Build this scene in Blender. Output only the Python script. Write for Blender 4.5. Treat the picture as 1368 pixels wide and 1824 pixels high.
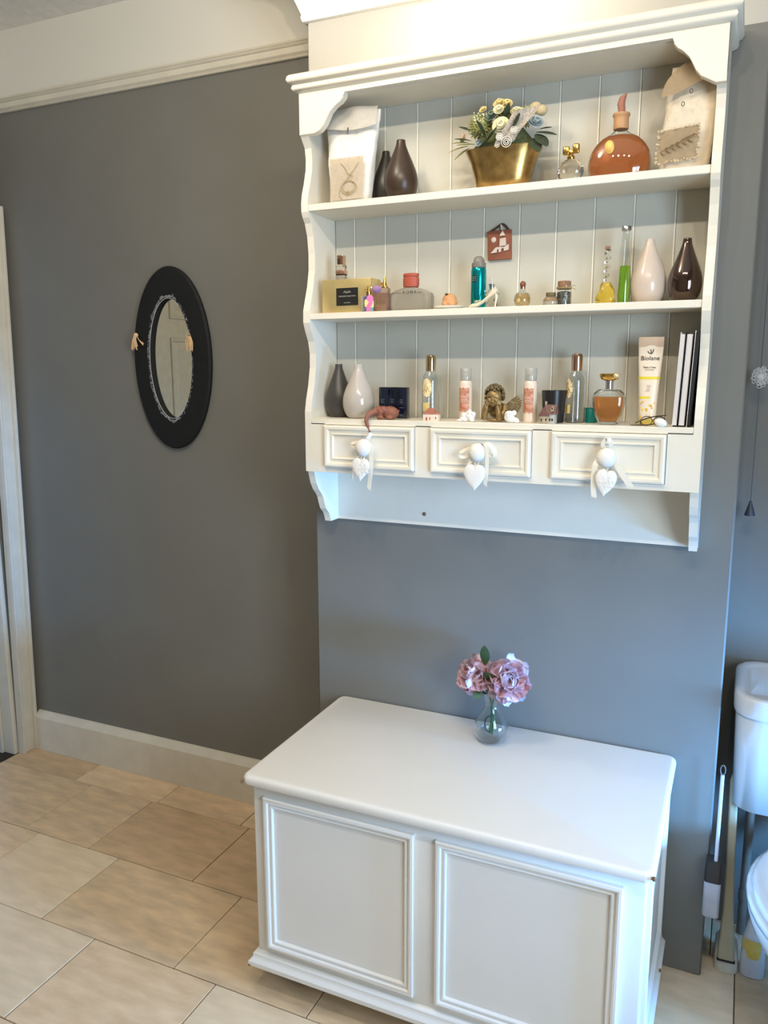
import bpy, bmesh, math, random
from mathutils import Vector, Matrix, noise
random.seed(7)
SC = bpy.context.scene
for o in list(bpy.data.objects): bpy.data.objects.remove(o)
COL = SC.collection
PI = math.pi; R = math.radians

# ------------------------------------------------------------------ camera
yaw, pitch, roll = R(24.2804), R(-10.0437), R(-0.129)
F = Vector((-math.sin(yaw)*math.cos(pitch), math.cos(yaw)*math.cos(pitch), math.sin(pitch)))
RT = Vector((math.cos(yaw), math.sin(yaw), 0)); UP = RT.cross(F)
RR = RT*math.cos(roll)+UP*math.sin(roll); UU = UP*math.cos(roll)-RT*math.sin(roll)
cd = bpy.data.cameras.new('camera'); cam = bpy.data.objects.new('camera', cd); COL.objects.link(cam)
cd.sensor_width = 36; cd.lens = 1412.88/1824*36; cd.clip_start = 0.02
m = Matrix((RR, UU, -F)).transposed().to_4x4(); m.translation = Vector((1.0826, -1.9303, 1.5)); cam.matrix_world = m
SC.camera = cam
# ------------------------------------------------------------------ world, lights, exposure
SC.view_settings.view_transform = 'Standard'; SC.view_settings.look = 'None'
SC.view_settings.gamma = 1; SC.view_settings.use_curve_mapping = False
SC.view_settings.exposure = -0.17
w = bpy.data.worlds.new('world'); SC.world = w; w.use_nodes = True
w.node_tree.nodes['Background'].inputs[0].default_value = (0.40, 0.62, 1.0, 1)
w.node_tree.nodes['Background'].inputs[1].default_value = 2.0
def light(name, typ, loc, power, col, size=0.05, aim=None, **k):
    l = bpy.data.lights.new(name, typ); l.energy = power; l.color = col
    if typ == 'AREA':
        l.shape = 'RECTANGLE'; l.size = size[0]; l.size_y = size[1]
        if 'spread' in k: l.spread = k['spread']
    else: l.shadow_soft_size = size
    if typ == 'SPOT': l.spot_size = k.get('cone', 1.5); l.spot_blend = k.get('blend', .6)
    o = bpy.data.objects.new(name, l); COL.objects.link(o); o.location = loc
    if aim: o.rotation_euler = (Vector(aim)-Vector(loc)).to_track_quat('-Z', 'Y').to_euler()
    return o
WARM = (1.0, .87, .69)
# spotlight bar on the ceiling in front of the rack (four bulbs)
for x, pw, aim in ((0.62, 30, (-.75, .2, 1.55)), (0.86, 16, (.15, 0, 1.1)), (1.10, 15, (.60, 0, 1.05)), (1.34, 17, (.85, -.2, .8))):
    light('spotlight_bulb', 'SPOT', (x, -1.5, 2.56), pw, WARM, .022, aim=aim, cone=R(124), blend=1)
light('overhead_fill', 'POINT', (0.15, -0.85, 2.52), 21, (1.0, .88, .72), .10)  # added soft fill from overhead, lifts the chest lid and floor
light('wall_washer_bulb', 'SPOT', (0.48, -0.21, 2.60), 13, (1, .93, .82), .03, aim=(0.50, 0.0, 2.20), cone=R(100), blend=1)
light('window_daylight', 'AREA', (2.50, -0.50, 0.66), 70, (.13, .43, 1.0), (0.6, 0.30), aim=(1.1, -0.10, 0.50), spread=R(120))
light('window_daylight', 'AREA', (2.15, -1.60, 1.50), 38, (.66, .83, 1.0), (0.9, 1.0), aim=(0.6, -0.2, 1.25), spread=R(150))

# ------------------------------------------------------------------ materials
def lin(c):
    return tuple(((v/255)/12.92 if v/255 <= .04045 else ((v/255+.055)/1.055)**2.4) for v in c)
MATS = {}
def mat(name, col, rough=.5, metal=0, trans=0, ior=1.45, noise_amt=.06, scale=30, bump=0, coat=0, stretch=(1, 1, 1), sheen=0, col2=None, sss=0, rotz=0, detail=5):
    if name in MATS: return MATS[name]
    m = bpy.data.materials.new(name); m.use_nodes = True; nt = m.node_tree; b = nt.nodes['Principled BSDF']
    c = lin(col)
    tc = nt.nodes.new('ShaderNodeTexCoord'); mp = nt.nodes.new('ShaderNodeMapping'); mp.inputs['Scale'].default_value = stretch
    n = nt.nodes.new('ShaderNodeTexNoise'); n.inputs['Scale'].default_value = scale; n.inputs['Detail'].default_value = detail; mp.inputs['Rotation'].default_value = (0, 0, rotz)
    nt.links.new(tc.outputs['Object'], mp.inputs[0]); nt.links.new(mp.outputs[0], n.inputs['Vector'])
    r = nt.nodes.new('ShaderNodeValToRGB'); r.color_ramp.elements[0].position = .3; r.color_ramp.elements[1].position = .7
    if col2: a, d = c, lin(col2)
    else: a = tuple(v*(1-noise_amt) for v in c); d = tuple(min(1, v*(1+noise_amt)) for v in c)
    r.color_ramp.elements[0].color = (*a, 1); r.color_ramp.elements[1].color = (*d, 1)
    nt.links.new(n.outputs[0], r.inputs[0]); nt.links.new(r.outputs[0], b.inputs['Base Color'])
    b.inputs['Roughness'].default_value = rough; b.inputs['Metallic'].default_value = metal
    b.inputs['Transmission Weight'].default_value = trans; b.inputs['IOR'].default_value = ior
    b.inputs['Coat Weight'].default_value = coat; b.inputs['Sheen Weight'].default_value = sheen
    if sss: b.inputs['Subsurface Weight'].default_value = sss; b.inputs['Subsurface Radius'].default_value = (.01, .006, .004)
    if bump:
        bp = nt.nodes.new('ShaderNodeBump'); bp.inputs['Strength'].default_value = bump; bp.inputs['Distance'].default_value = .003
        nt.links.new(n.outputs[0], bp.inputs['Height']); nt.links.new(bp.outputs[0], b.inputs['Normal'])
    MATS[name] = m; return m
def wall_paint(name, lower, upper, z, rough=.55):
    """emulsion wall: lower colour up to the paint line at height z, upper colour above"""
    m = mat(name, lower, rough, noise_amt=.03, scale=6, bump=.05); nt = m.node_tree; b = nt.nodes['Principled BSDF']
    g = nt.nodes.new('ShaderNodeNewGeometry'); s = nt.nodes.new('ShaderNodeSeparateXYZ'); nt.links.new(g.outputs['Position'], s.inputs[0])
    q = nt.nodes.new('ShaderNodeMath'); q.operation = 'GREATER_THAN'; q.inputs[1].default_value = z; nt.links.new(s.outputs[2], q.inputs[0])
    mx = nt.nodes.new('ShaderNodeMix'); mx.data_type = 'RGBA'; nt.links.new(q.outputs[0], mx.inputs[0])
    src = b.inputs['Base Color'].links[0].from_socket
    nt.links.new(src, mx.inputs[6]); mx.inputs[7].default_value = (*lin(upper), 1); nt.links.new(mx.outputs[2], b.inputs['Base Color'])
    return m
GREY = (120, 118, 111); OFFW = (226, 222, 210)
paint_alcove = wall_paint('alcove_emulsion', GREY, OFFW, 2.41)
paint_breast = wall_paint('breast_emulsion', GREY, (192, 188, 178), 2.20)
ceil_m = mat('ceiling_white', (235, 232, 224), .8)
wood_w = mat('cream_eggshell_paint', (228, 221, 205), .38, noise_amt=.015, scale=12, bump=.04)
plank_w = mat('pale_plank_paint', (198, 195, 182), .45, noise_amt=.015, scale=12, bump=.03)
chest_w = mat('white_gloss_paint', (232, 228, 220), .34, noise_amt=.012, scale=9, bump=.03)
trim_w = mat('aged_white_gloss', (214, 207, 190), .4, noise_amt=.05, scale=14, bump=.08)
bare = mat('chipped_bare_wood', (128, 88, 58), .7, noise_amt=.2, scale=60)
glass = mat('clear_glass', (246, 248, 246), .02, trans=1, ior=1.45, noise_amt=0)
frost = mat('frosted_glass', (226, 224, 214), .35, trans=.75, ior=1.35, noise_amt=.01)
gold = mat('polished_gold', (222, 178, 96), .18, metal=1, noise_amt=.08)
goldpl = mat('gold_leaf', (184, 150, 92), .3, metal=.95, noise_amt=.3, scale=45, bump=.12)
rosegold = mat('rose_gold_metal', (222, 180, 150), .15, metal=1)
silver = mat('silver_metal', (200, 200, 198), .2, metal=1)
white_c = mat('white_glaze', (240, 238, 232), .25, noise_amt=.02, coat=.4)
black_s = mat('black_satin', (14, 14, 13), .45, noise_amt=.1)
terra = mat('terracotta_clay', (146, 88, 66), .8, noise_amt=.12, scale=50, bump=.2)
ribbon_m = mat('cream_satin_ribbon', (230, 222, 204), .4, noise_amt=.03, sheen=.4)
ink = mat('black_ink', (32, 30, 30), .6)

# ------------------------------------------------------------------ building helpers
def link(o, parent=None):
    COL.objects.link(o)
    if parent: o.parent = parent
    return o
def thing(name, label, cat, loc=(0, 0, 0), rot=(0, 0, 0), group=None):
    o = bpy.data.objects.new(name, None); link(o); o.location = loc; o.rotation_euler = rot
    o.empty_display_size = .02; o['label'] = label; o['category'] = cat
    if group: o['group'] = group
    return o
def root_matrix(p):
    q = p
    while q.parent: q = q.parent
    return Matrix.Translation(q.location) @ q.rotation_euler.to_matrix().to_4x4()
def obj(name, bm, material, parent=None, smooth=True, world=False, angle=38, label=None, kind=None):
    if world and parent: bm.transform(root_matrix(parent).inverted())
    bmesh.ops.recalc_face_normals(bm, faces=bm.faces)
    me = bpy.data.meshes.new(name); bm.to_mesh(me); bm.free()
    if smooth:
        for p in me.polygons: p.use_smooth = True
        try: me.set_sharp_from_angle(angle=R(angle))
        except Exception: pass
    for mm in (material if isinstance(material, (list, tuple)) else [material]): me.materials.append(mm)
    o = bpy.data.objects.new(name, me); link(o, parent)
    if label: o['label'] = label
    if kind: o['kind'] = kind
    return o
def tag(o, label, cat, group=None):
    o['label'] = label; o['category'] = cat
    if group: o['group'] = group
    return o
def B(): return bmesh.new()
def box(bm, x0, x1, y0, y1, z0, z1, bev=0, seg=2):
    v = [bm.verts.new(p) for p in ((x0, y0, z0), (x1, y0, z0), (x1, y1, z0), (x0, y1, z0), (x0, y0, z1), (x1, y0, z1), (x1, y1, z1), (x0, y1, z1))]
    fs = [bm.faces.new([v[i] for i in f]) for f in ((3, 2, 1, 0), (4, 5, 6, 7), (0, 1, 5, 4), (1, 2, 6, 5), (2, 3, 7, 6), (3, 0, 4, 7))]
    if bev:
        ed = list({e for f in fs for e in f.edges})
        bmesh.ops.bevel(bm, geom=ed, offset=bev, segments=seg, profile=.5, affect='EDGES')
    return bm
def loft(bm, rings, cap0=True, cap1=True):
    vs = [[bm.verts.new(p) for p in r] for r in rings]
    n = len(vs[0])
    for a, b in zip(vs, vs[1:]):
        for i in range(n): bm.faces.new((a[i], a[(i+1) % n], b[(i+1) % n], b[i]))
    if cap0: bm.faces.new(vs[0][::-1])
    if cap1: bm.faces.new(vs[-1])
    return bm
def ell(rx, ry, z, n=28, cx=0, cy=0, e=2.0):
    out = []
    for i in range(n):
        a = 2*PI*i/n; c, s = math.cos(a), math.sin(a)
        out.append((cx+rx*math.copysign(abs(c)**(2/e), c), cy+ry*math.copysign(abs(s)**(2/e), s), z))
    return out
def lathe(bm, prof, n=28, cx=0, cy=0, sy=1.0, e=2.0, smooth_it=0, cap0=True, cap1=True):
    """prof: (radius, z) from bottom to top; smooth_it: rounds of catmull subdivision of the profile"""
    for _ in range(smooth_it):
        q = [prof[0]]
        for i in range(len(prof)-1):
            p0 = prof[max(0, i-1)]; p1 = prof[i]; p2 = prof[i+1]; p3 = prof[min(len(prof)-1, i+2)]
            q.append(tuple(max(0.0002 if k == 0 else -9, (-p0[k]+9*p1[k]+9*p2[k]-p3[k])/16) for k in (0, 1))); q.append(p2)
        prof = q
    return loft(bm, [ell(max(r, .0002), max(r, .0002)*sy, z, n, cx, cy, e) for r, z in prof], cap0, cap1)
def hollow(prof, t=.0015):
    """closed glass shell profile from an outer profile"""
    inner = [(max(r-t, .0004), z+(t*1.5 if i == 0 else 0)) for i, (r, z) in enumerate(prof)]
    return prof+[(r, z) for r, z in inner[::-1]]
def rr_ring(x0, x1, y0, y1, z, r, n=6):
    o_ = []
    for cx, cy, a0 in ((x1-r, y1-r, 0), (x0+r, y1-r, 90), (x0+r, y0+r, 180), (x1-r, y0+r, 270)):
        for k in range(n+1): a = R(a0+90*k/n); o_.append((cx+r*math.cos(a), cy+r*math.sin(a), z))
    return o_
def tube(bm, pts, rad, n=8, flat=1.0, cap=True):
    pts = [Vector(p) for p in pts]
    if not isinstance(rad, (list, tuple)): rad = [rad]*len(pts)
    rings = []; prev = None
    for i, p in enumerate(pts):
        t = (pts[min(i+1, len(pts)-1)]-pts[max(i-1, 0)]).normalized()
        if prev is None:
            a = Vector((0, 0, 1)) if abs(t.z) < .9 else Vector((1, 0, 0)); u = t.cross(a).normalized()
        else: u = (prev-t*prev.dot(t)).normalized()
        prev = u; v = t.cross(u)
        rings.append([p+u*rad[i]*math.cos(2*PI*k/n)+v*rad[i]*flat*math.sin(2*PI*k/n) for k in range(n)])
    return loft(bm, rings, cap, cap)
def curve(pts, k=6):
    """catmull-rom through points"""
    P = [Vector(p) for p in pts]; out = []
    for i in range(len(P)-1):
        a, b, c, d = P[max(i-1, 0)], P[i], P[i+1], P[min(i+2, len(P)-1)]
        for j in range(k):
            t = j/k; out.append(.5*((2*b)+(c-a)*t+(2*a-5*b+4*c-d)*t*t+(3*b-a-3*c+d)*t**3))
    return out+[P[-1]]
def prism(bm, outline, y0, y1, bev=0):
    """outline in (x,z), extruded along y"""
    a = [bm.verts.new((x, y0, z)) for x, z in outline]; b = [bm.verts.new((x, y1, z)) for x, z in outline]; n = len(a)
    bm.faces.new(a[::-1]); bm.faces.new(b); fs = []
    for i in range(n): bm.faces.new((a[i], a[(i+1) % n], b[(i+1) % n], b[i]))
    if bev: bmesh.ops.bevel(bm, geom=list({e for v in a for e in v.link_edges if e.other_vert(v) in a}), offset=bev, segments=2, affect='EDGES')
    return bm
def prism_x(bm, outline, x0, x1):
    """outline in (y,z), extruded along x"""
    a = [bm.verts.new((x0, y, z)) for y, z in outline]; b = [bm.verts.new((x1, y, z)) for y, z in outline]; n = len(a)
    bm.faces.new(a[::-1]); bm.faces.new(b)
    for i in range(n): bm.faces.new((a[i], a[(i+1) % n], b[(i+1) % n], b[i]))
    return bm
def frame_y(bm, x0, x1, z0, z1, steps, fill=True):
    """nested rectangles facing -y; steps (inset, y)"""
    rs = [[(x0+i, y, z0+i), (x1-i, y, z0+i), (x1-i, y, z1-i), (x0+i, y, z1-i)] for i, y in steps]
    return loft(bm, rs, False, fill)
def sphere(bm, c, r, sub=2, rot=None):
    r = r if isinstance(r, (list, tuple)) else (r, r, r)
    M = Matrix.Translation(c) @ (rot.to_matrix().to_4x4() if rot else Matrix.Identity(4)) @ Matrix.Diagonal((*r, 1))
    bmesh.ops.create_icosphere(bm, subdivisions=sub, radius=1, matrix=M); return bm
def blob(name, balls, material, parent, voxel=.0012, smooth=3, extra=None, label=None):
    """one continuous body: spheres / tapered limbs fused by remesh"""
    bm = B()
    for b in balls:
        if b[0] == 's': sphere(bm, b[1], b[2], 3, b[3] if len(b) > 3 else None)
        else: tube(bm, b[1], b[2], 10)
    o = obj(name, bm, material, parent, label=label)
    md = o.modifiers.new('remesh', 'REMESH'); md.mode = 'VOXEL'; md.voxel_size = voxel; md.use_smooth_shade = True
    s = o.modifiers.new('smooth', 'SMOOTH'); s.iterations = smooth; s.factor = .5
    return o
def text(body, size, loc, parent, material=None, rot=(PI/2, 0, 0), align='CENTER', ext=.0003, name='lettering', world=False, sx=1):
    c = bpy.data.curves.new(name, 'FONT'); c.body = body; c.size = size; c.extrude = ext; c.align_x = align; c.align_y = 'CENTER'; c.resolution_u = 2
    t = bpy.data.objects.new('tmp', c); COL.objects.link(t)
    dg = bpy.context.evaluated_depsgraph_get(); me = bpy.data.meshes.new_from_object(t.evaluated_get(dg)); me.name = name
    bpy.data.objects.remove(t); me.materials.clear(); me.materials.append(material or ink)
    me.transform(Matrix.LocRotScale(Vector(loc), __import__('mathutils').Euler(rot), Vector((sx, 1, 1))))
    if world: me.transform(root_matrix(parent).inverted())
    o = bpy.data.objects.new(name, me); link(o, parent); return o
def copy_tree(o, parent=None):
    c = o.copy(); COL.objects.link(c); c.parent = parent
    for ch in list(o.children): copy_tree(ch, c)
    return c
def jitter(bm, amt, freq, seed=0):
    for v in bm.verts:
        d = noise.noise_vector(v.co*freq+Vector((seed, seed*2, 0))); v.co += d*amt
    return bm
def struct(name, bm, m, parent=None, smooth=False, **k):
    o = obj(name, bm, m, parent, smooth, **k)
    if not parent: o['kind'] = 'structure'
    return o

# ================================================================== STRUCTURE
W, D, XL, XR, YB, ZC = 1.0817, .2485, -1.47, 1.92, -3.1, 2.66
# floor: grout bed with individual stone tiles
fl = struct('floor', box(B(), XL-.9, XR+.15, YB-.15, D+.15, -.06, -.0035), mat('dark_grout', (84, 68, 52), .9))
tile_m = []
for k, (c, c2) in enumerate((((200, 172, 136), (222, 196, 162)), ((176, 150, 118), (204, 174, 138)), ((206, 184, 152), (224, 202, 170)), ((184, 160, 130), (216, 188, 150)))):
    tile_m.append(mat('limestone_tile_%d' % k, tuple(min(250, v*1.07) for v in c), .42, scale=9, stretch=(1, 3.4, 1), col2=tuple(min(250, v*1.07) for v in c2), bump=.05, rotz=R(-38), detail=9))
rows = {0: (.2485, .093, [-1.47, -1.10, -.714, -.364, -.02, .34, .72, 1.1, 1.46, 1.92]),
        1: (.093, -.212, [-1.47, -1.014, -.734, -.326, .05, .42, .80, 1.16, 1.55, 1.92]),
        2: (-.212, -.518, [-1.47, -1.30, -.947, -.607, -.148, .24, .62, .98, 1.37, 1.92]),
        3: (-.518, -.810, [-1.47, -1.19, -.80, -.41, -.016, .37, .76, 1.16, 1.50, 1.92]),
        4: (-.810, -1.115, [-1.47, -1.05, -.64, -.25, .12, .52, .90, 1.30, 1.66, 1.92])}
y = -1.115; k = 5
while y > YB:
    y2 = max(y-.305, YB); xs = [XL]; x = XL+.2+.13*(k % 3)
    while x < XR-.15: xs.append(x); x += random.uniform(.34, .44)
    rows[k] = (y, y2, xs+[XR]); y = y2; k += 1
rt = random.Random(3)
for k, (ya, yb, xs) in rows.items():
    for xa, xb in zip(xs, xs[1:]):
        g = .0013; z = rt.uniform(-.0006, .0003)
        t = obj('floor_tile', box(B(), -(xb-xa)/2+g, (xb-xa)/2-g, -(ya-yb)/2+g, (ya-yb)/2-g, -.012, 0, .0012, 1), tile_m[rt.randrange(4)], fl, smooth=False)
        t.location = ((xa+xb)/2, (ya+yb)/2, z)
        if rt.random() < .5: t.rotation_euler = (0, 0, 0)
# hall floor beyond the door: dark mat
struct('floor_hall', box(B(), XL-.9, XL-.004, -1.2, .55, -.003, -.001), mat('dark_hall_carpet', (52, 46, 38), .95, noise_amt=.25, scale=120))
struct('ceiling', box(B(), XL-.95, XR+.15, YB-.15, D+.15, ZC, ZC+.06), ceil_m)
struct('wall_back', box(B(), XL-.15, XR+.15, D, D+.12, -.06, ZC), paint_alcove)
struct('wall_chimney_breast', box(B(), 0, W, 0, D-.0005, 0, ZC-.0005, .004, 1), paint_breast, smooth=True)
struct('wall_front', box(B(), XL-.15, XR+.15, YB-.12, YB, -.06, ZC), mat('pale_wall', (214, 210, 202), .8))
# left wall with the doorway y -.64 .. .163
wl = B()
box(wl, XL-.12, XL-.0005, .168, D-.0005, -.003, ZC-.0005); box(wl, XL-.12, XL-.0005, YB+.0005, -.50, -.003, ZC-.0005); box(wl, XL-.12, XL-.0005, -.50, .168, 2.05, ZC-.0005)
struct('wall_left', wl, paint_alcove)
struct('wall_hall', box(B(), XL-.95, XL-.9, -1.2, .55, 0, 2.4), mat('hall_wall', (176, 166, 150), .8))
# right wall with window opening y -1.05 .. -.1
wr = B()
WY0, WY1, WZ0, WZ1 = -.90, -.1, .42, .85
box(wr, XR, XR+.12, WY0, WY1, 0, WZ0); box(wr, XR, XR+.12, WY0, WY1, WZ1, ZC-.0005)
box(wr, XR, XR+.12, -1.15, WY0, 0.0, ZC-.0005); box(wr, XR, XR+.12, WY1, D-.0005, 0, ZC-.0005)
box(wr, XR, XR+.12, YB+.0005, -2.1, 0, ZC-.0005); box(wr, XR, XR+.12, -2.1, -1.15, 0, .95); box(wr, XR, XR+.12, -2.1, -1.15, 2.1, ZC-.0005)
struct('wall_right', wr, mat('right_wall_emulsion', GREY, .6, noise_amt=.03, scale=6))
wf = B()
for a in (WY0, WY1-.04): box(wf, XR+.06, XR+.10, a, a+.04, WZ0, WZ1)
box(wf, XR+.06, XR+.10, WY0, WY1, WZ0, WZ0+.04); box(wf, XR+.06, XR+.10, WY0, WY1, WZ1-.04, WZ1)
win = struct('window_1', wf, trim_w)
wf = B()
for a in (-2.1, -1.645, -1.19): box(wf, XR+.06, XR+.10, a, a+.04, .95, 2.1)
box(wf, XR+.06, XR+.10, -2.1, -1.15, .95, .99); box(wf, XR+.06, XR+.10, -2.1, -1.15, 2.06, 2.1)
struct('window_2', wf, trim_w)
# picture rail along the back wall of the alcove
rail = [(D, 2.3955), (D-.010, 2.3955), (D-.013, 2.3985), (D-.010, 2.402), (D-.014, 2.404), (D-.018, 2.408), (D-.017, 2.424), (D-.022, 2.427), (D-.024, 2.430), (D-.020, 2.4325), (D-.024, 2.435), (D-.022, 2.441), (D-.012, 2.443), (D, 2.4435)]
struct('trim_1', prism_x(B(), [(a-.0002, b) for a, b in rail], XL, -.0005), trim_w, smooth=True, angle=25)
# cove moulding round the breast at the ceiling
def cove_ring(off, z): return [(-off, D-.001, z), (-off, -off, z), (W+off, -off, z), (W+off, D-.001, z)]
cv = B(); prof = [(.0, 2.372), (.008, 2.374), (.012, 2.384), (.010, 2.39), (.03, 2.44), (.055, 2.50), (.062, 2.505), (.064, 2.53), (.09, 2.56), (.13, 2.58), (.135, ZC)]
vs = [[cv.verts.new(p) for p in cove_ring(o_+.0005, z)] for o_, z in prof]
for a, b in zip(vs, vs[1:]):
    for i in range(3): cv.faces.new((a[i], a[i+1], b[i+1], b[i]))
struct('trim_2', cv, mat('cove_white', (240, 238, 230), .7), smooth=True)
# skirting board
sk = [(D, 0), (D-.026, 0), (D-.026, .137), (D-.022, .142), (D-.006, .158), (D, .160)]
struct('baseboard_left', jitter(prism_x(B(), [(a-.0002, b) for a, b in sk], XL+.041, -.0005), .0006, 9), trim_w, smooth=True, angle=25)
# door casing: leans very slightly, as in the photograph
dc = struct('door_1', jitter(box(B(), XL+.001, XL+.026, .173, .222, 0, 2.075, .003), .0005, 5), trim_w, smooth=True)
lean = lambda bm: [setattr(v, 'co', v.co+Vector(((v.co.z)*.021, 0, 0))) for v in bm.verts] and bm
def casing(nm, *a, mt=trim_w, bev=.002):
    o = obj(nm, box(B(), *a, bev), mt, dc); return o
dc.data.transform(Matrix.Shear('XY', 4, (.021, 0)))
casing('casing_bead', XL+.001, XL+.036, .164, .1735, 0, 2.08).data.transform(Matrix.Shear('XY', 4, (.021, 0)))
casing('casing_edge', XL+.001, XL+.040, .2205, .2335, 0, 2.085).data.transform(Matrix.Shear('XY', 4, (.021, 0)))
casing('lintel_casing', XL+.001, XL+.026, -.50, .165, 2.03, 2.08)
casing('door_jamb', XL-.118, XL-.001, .1475, .1675, 0, 2.05)
casing('door_stop', XL-.075, XL-.055, .136, .1475, 0, 2.03)
casing('strike_plate', XL-.045, XL-.012, .1455, .1474, .86, .96, mt=silver, bev=.0005)
casing('latch_hole', XL-.038, XL-.022, .1448, .1454, .905, .935, mt=black_s, bev=.0002)
casing('hook_latch', XL-.02, XL+.004, .140, .1474, 1.035, 1.05, mt=silver, bev=.002)
# opened door leaf lying back along the left wall (its reflection is what the mirror shows)
dl = B(); XD = XL+.03
box(dl, XD, XD+.034, -1.24, -.505, .01, 2.0, .002)
leaf = struct('door_2', dl, mat('door_leaf_paint', (200, 182, 148), .45), smooth=True)
for (ya, yb, za, zb) in ((-1.145, -.93, .95, 1.66), (-.855, -.655, .95, 1.66), (-1.145, -.93, 1.745, 1.92), (-.855, -.655, 1.745, 1.92), (-1.145, -.93, .2, .82), (-.855, -.655, .2, .82)):
    pn = B(); st = [(0, .0345), (.004, .040), (.014, .040), (.022, .0335), (.04, .033), (.05, .037)]
    rs = [[(XD+d, ya+i, za+i), (XD+d, yb-i, za+i), (XD+d, yb-i, zb-i), (XD+d, ya+i, zb-i)] for i, d in st]
    loft(pn, rs, False, True); obj('door_panel', pn, MATS['door_leaf_paint'], leaf, smooth=False)

# ================================================================== WALL RACK
X0, X1, YF = .061, 1.008, -.155
T = .018
S1, S2, S3 = 1.902, 1.643, 1.383       # shelf tops
rack = thing('wall_rack', 'cream painted wooden wall rack with open shelves, plank back and three small drawers', 'shelf unit', (.5345, 0, 1.10))
def ro(name, bm, material=wood_w, parent=None, **k):
    k.setdefault('world', True); return obj(name, bm, material, parent or rack, **k)
front = [(-.155, 2.155), (-.155, 2.064), (-.143, 2.05), (-.131, 2.035), (-.127, 2.01), (-.129, 1.985), (-.140, 1.95), (-.150, 1.925), (-.154, 1.905), (-.154, 1.884), (-.148, 1.872),
         (-.138, 1.86), (-.127, 1.83), (-.122, 1.79), (-.123, 1.75), (-.132, 1.71), (-.145, 1.675), (-.154, 1.65), (-.155, 1.62), (-.146, 1.60), (-.132, 1.575), (-.125, 1.545), (-.126, 1.51),
         (-.136, 1.465), (-.148, 1.43), (-.155, 1.40), (-.155, 1.247), (-.145, 1.246), (-.140, 1.232), (-.133, 1.213), (-.120, 1.194), (-.108, 1.184), (-.098, 1.172), (-.09, 1.152), (-.083, 1.138), (-.068, 1.126), (-.060, 1.112), (-.056, 1.10)]
for x in (X0, X1-T):
    b = prism_x(B(), front+[(-.002, 1.10), (-.002, 2.155)], x, x+T); ro('side_panel', b, smooth=False)
# planks of the back with vee joints
seams = [X0+T]+[.137+.0867*i for i in range(10)]+[X1-T]
for a, b_ in zip(seams, seams[1:]):
    bm = B(); c = .0022
    pts = [(a+.0006, -.0085), (a+c, -.0115), (b_-c, -.0115), (b_-.0006, -.0085), (b_-.0006, -.002), (a+.0006, -.002)]
    loft(bm, [[(x, y, 1.37) for x, y in pts], [(x, y, 2.145) for x, y in pts]])
    ro('back_plank', bm, plank_w, smooth=False)
bd = B()
for a in seams[1:-1]: box(bd, a-.0022, a+.0006, -.0128, -.0085, 1.384, 2.141)
ro('joint_bead', bd, mat('bead_highlight_tint', (240, 238, 226), .4), smooth=False, kind='stuff')  # joint highlight put into the colour, lighter than the planks
for z, th, yf in ((S1, .017, -.150), (S2, .016, -.151), (S3, .014, -.1545)):
    ro('shelf_board', box(B(), X0+T, X1-T, yf, -.0125, z-th, z, .0015, 1))
ro('top_board', box(B(), X0+T, X1-T, -.134, -.0125, 2.142, 2.154))
# frieze with scrolled corner brackets
scl = [(0, 2.06), (.040, 2.060), (.056, 2.066), (.068, 2.078), (.075, 2.090), (.083, 2.104), (.096, 2.115), (.110, 2.122), (.120, 2.132), (.122, 2.1425)]
ln = [(X0+x, z) for x, z in scl]; rn = [(X1-x*.84, z) for x, z in scl][::-1]
rn[-2] = (X1-.019, 2.050); rn[-1] = (X1, 2.050)
ro('frieze', prism(B(), ln+rn+[(X1, 2.156), (X0, 2.156)], -.1560, -.136, .001), smooth=True)
# cornice
cp = [(0, 2.153), (.004, 2.154), (.010, 2.157), (.013, 2.163), (.011, 2.1685), (.0115, 2.170), (.018, 2.173), (.022, 2.180), (.020, 2.188), (.016, 2.192), (.0, 2.192)]
co = B(); vs = [[co.verts.new(p) for p in ((X0-o_, -.002, z), (X0-o_, YF-.001-o_, z), (X1+o_, YF-.001-o_, z), (X1+o_, -.002, z))] for o_, z in cp]
for a, b_ in zip(vs, vs[1:]):
    for i in range(3): co.faces.new((a[i], a[i+1], b_[i+1], b_[i]))
co.faces.new(vs[-1]); ro('cornice', co, angle=50)
# drawer case: front rails and stiles, bottom board
DR = ((.119, .363), (.406, .649), (.695, .938)); DZ0, DZ1 = 1.2615, 1.3675
bm = B()
box(bm, X0+T, X1-T, YF, -.137, 1.247, DZ0-.0012); box(bm, X0+T, X1-T, YF, -.137, DZ1+.0034, 1.3688)
xs = [X0+T]+[v for d in DR for v in (d[0]-.0012, d[1]+.0015)]+[X1-T]
for a, b_ in zip(xs[::2], xs[1::2]): box(bm, a, b_, YF, -.137, DZ0-.0012, DZ1+.0034)
ro('drawer_case', bm, smooth=False)
ro('case_bottom', box(B(), X0+T, X1-T, -.137, -.0125, 1.247, 1.2585), smooth=False)
ro('lower_back_panel', box(B(), X0+T, X1-T, -.0125, -.002, 1.10, 1.3685), smooth=False)
bmm = B(); sphere(bmm, (.334, -.0125, 1.13), (.0055, .0025, .0055), 2); ro('screw_head', bmm, mat('brown_screw', (120, 96, 80), .5))
knob_spots = []
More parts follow.
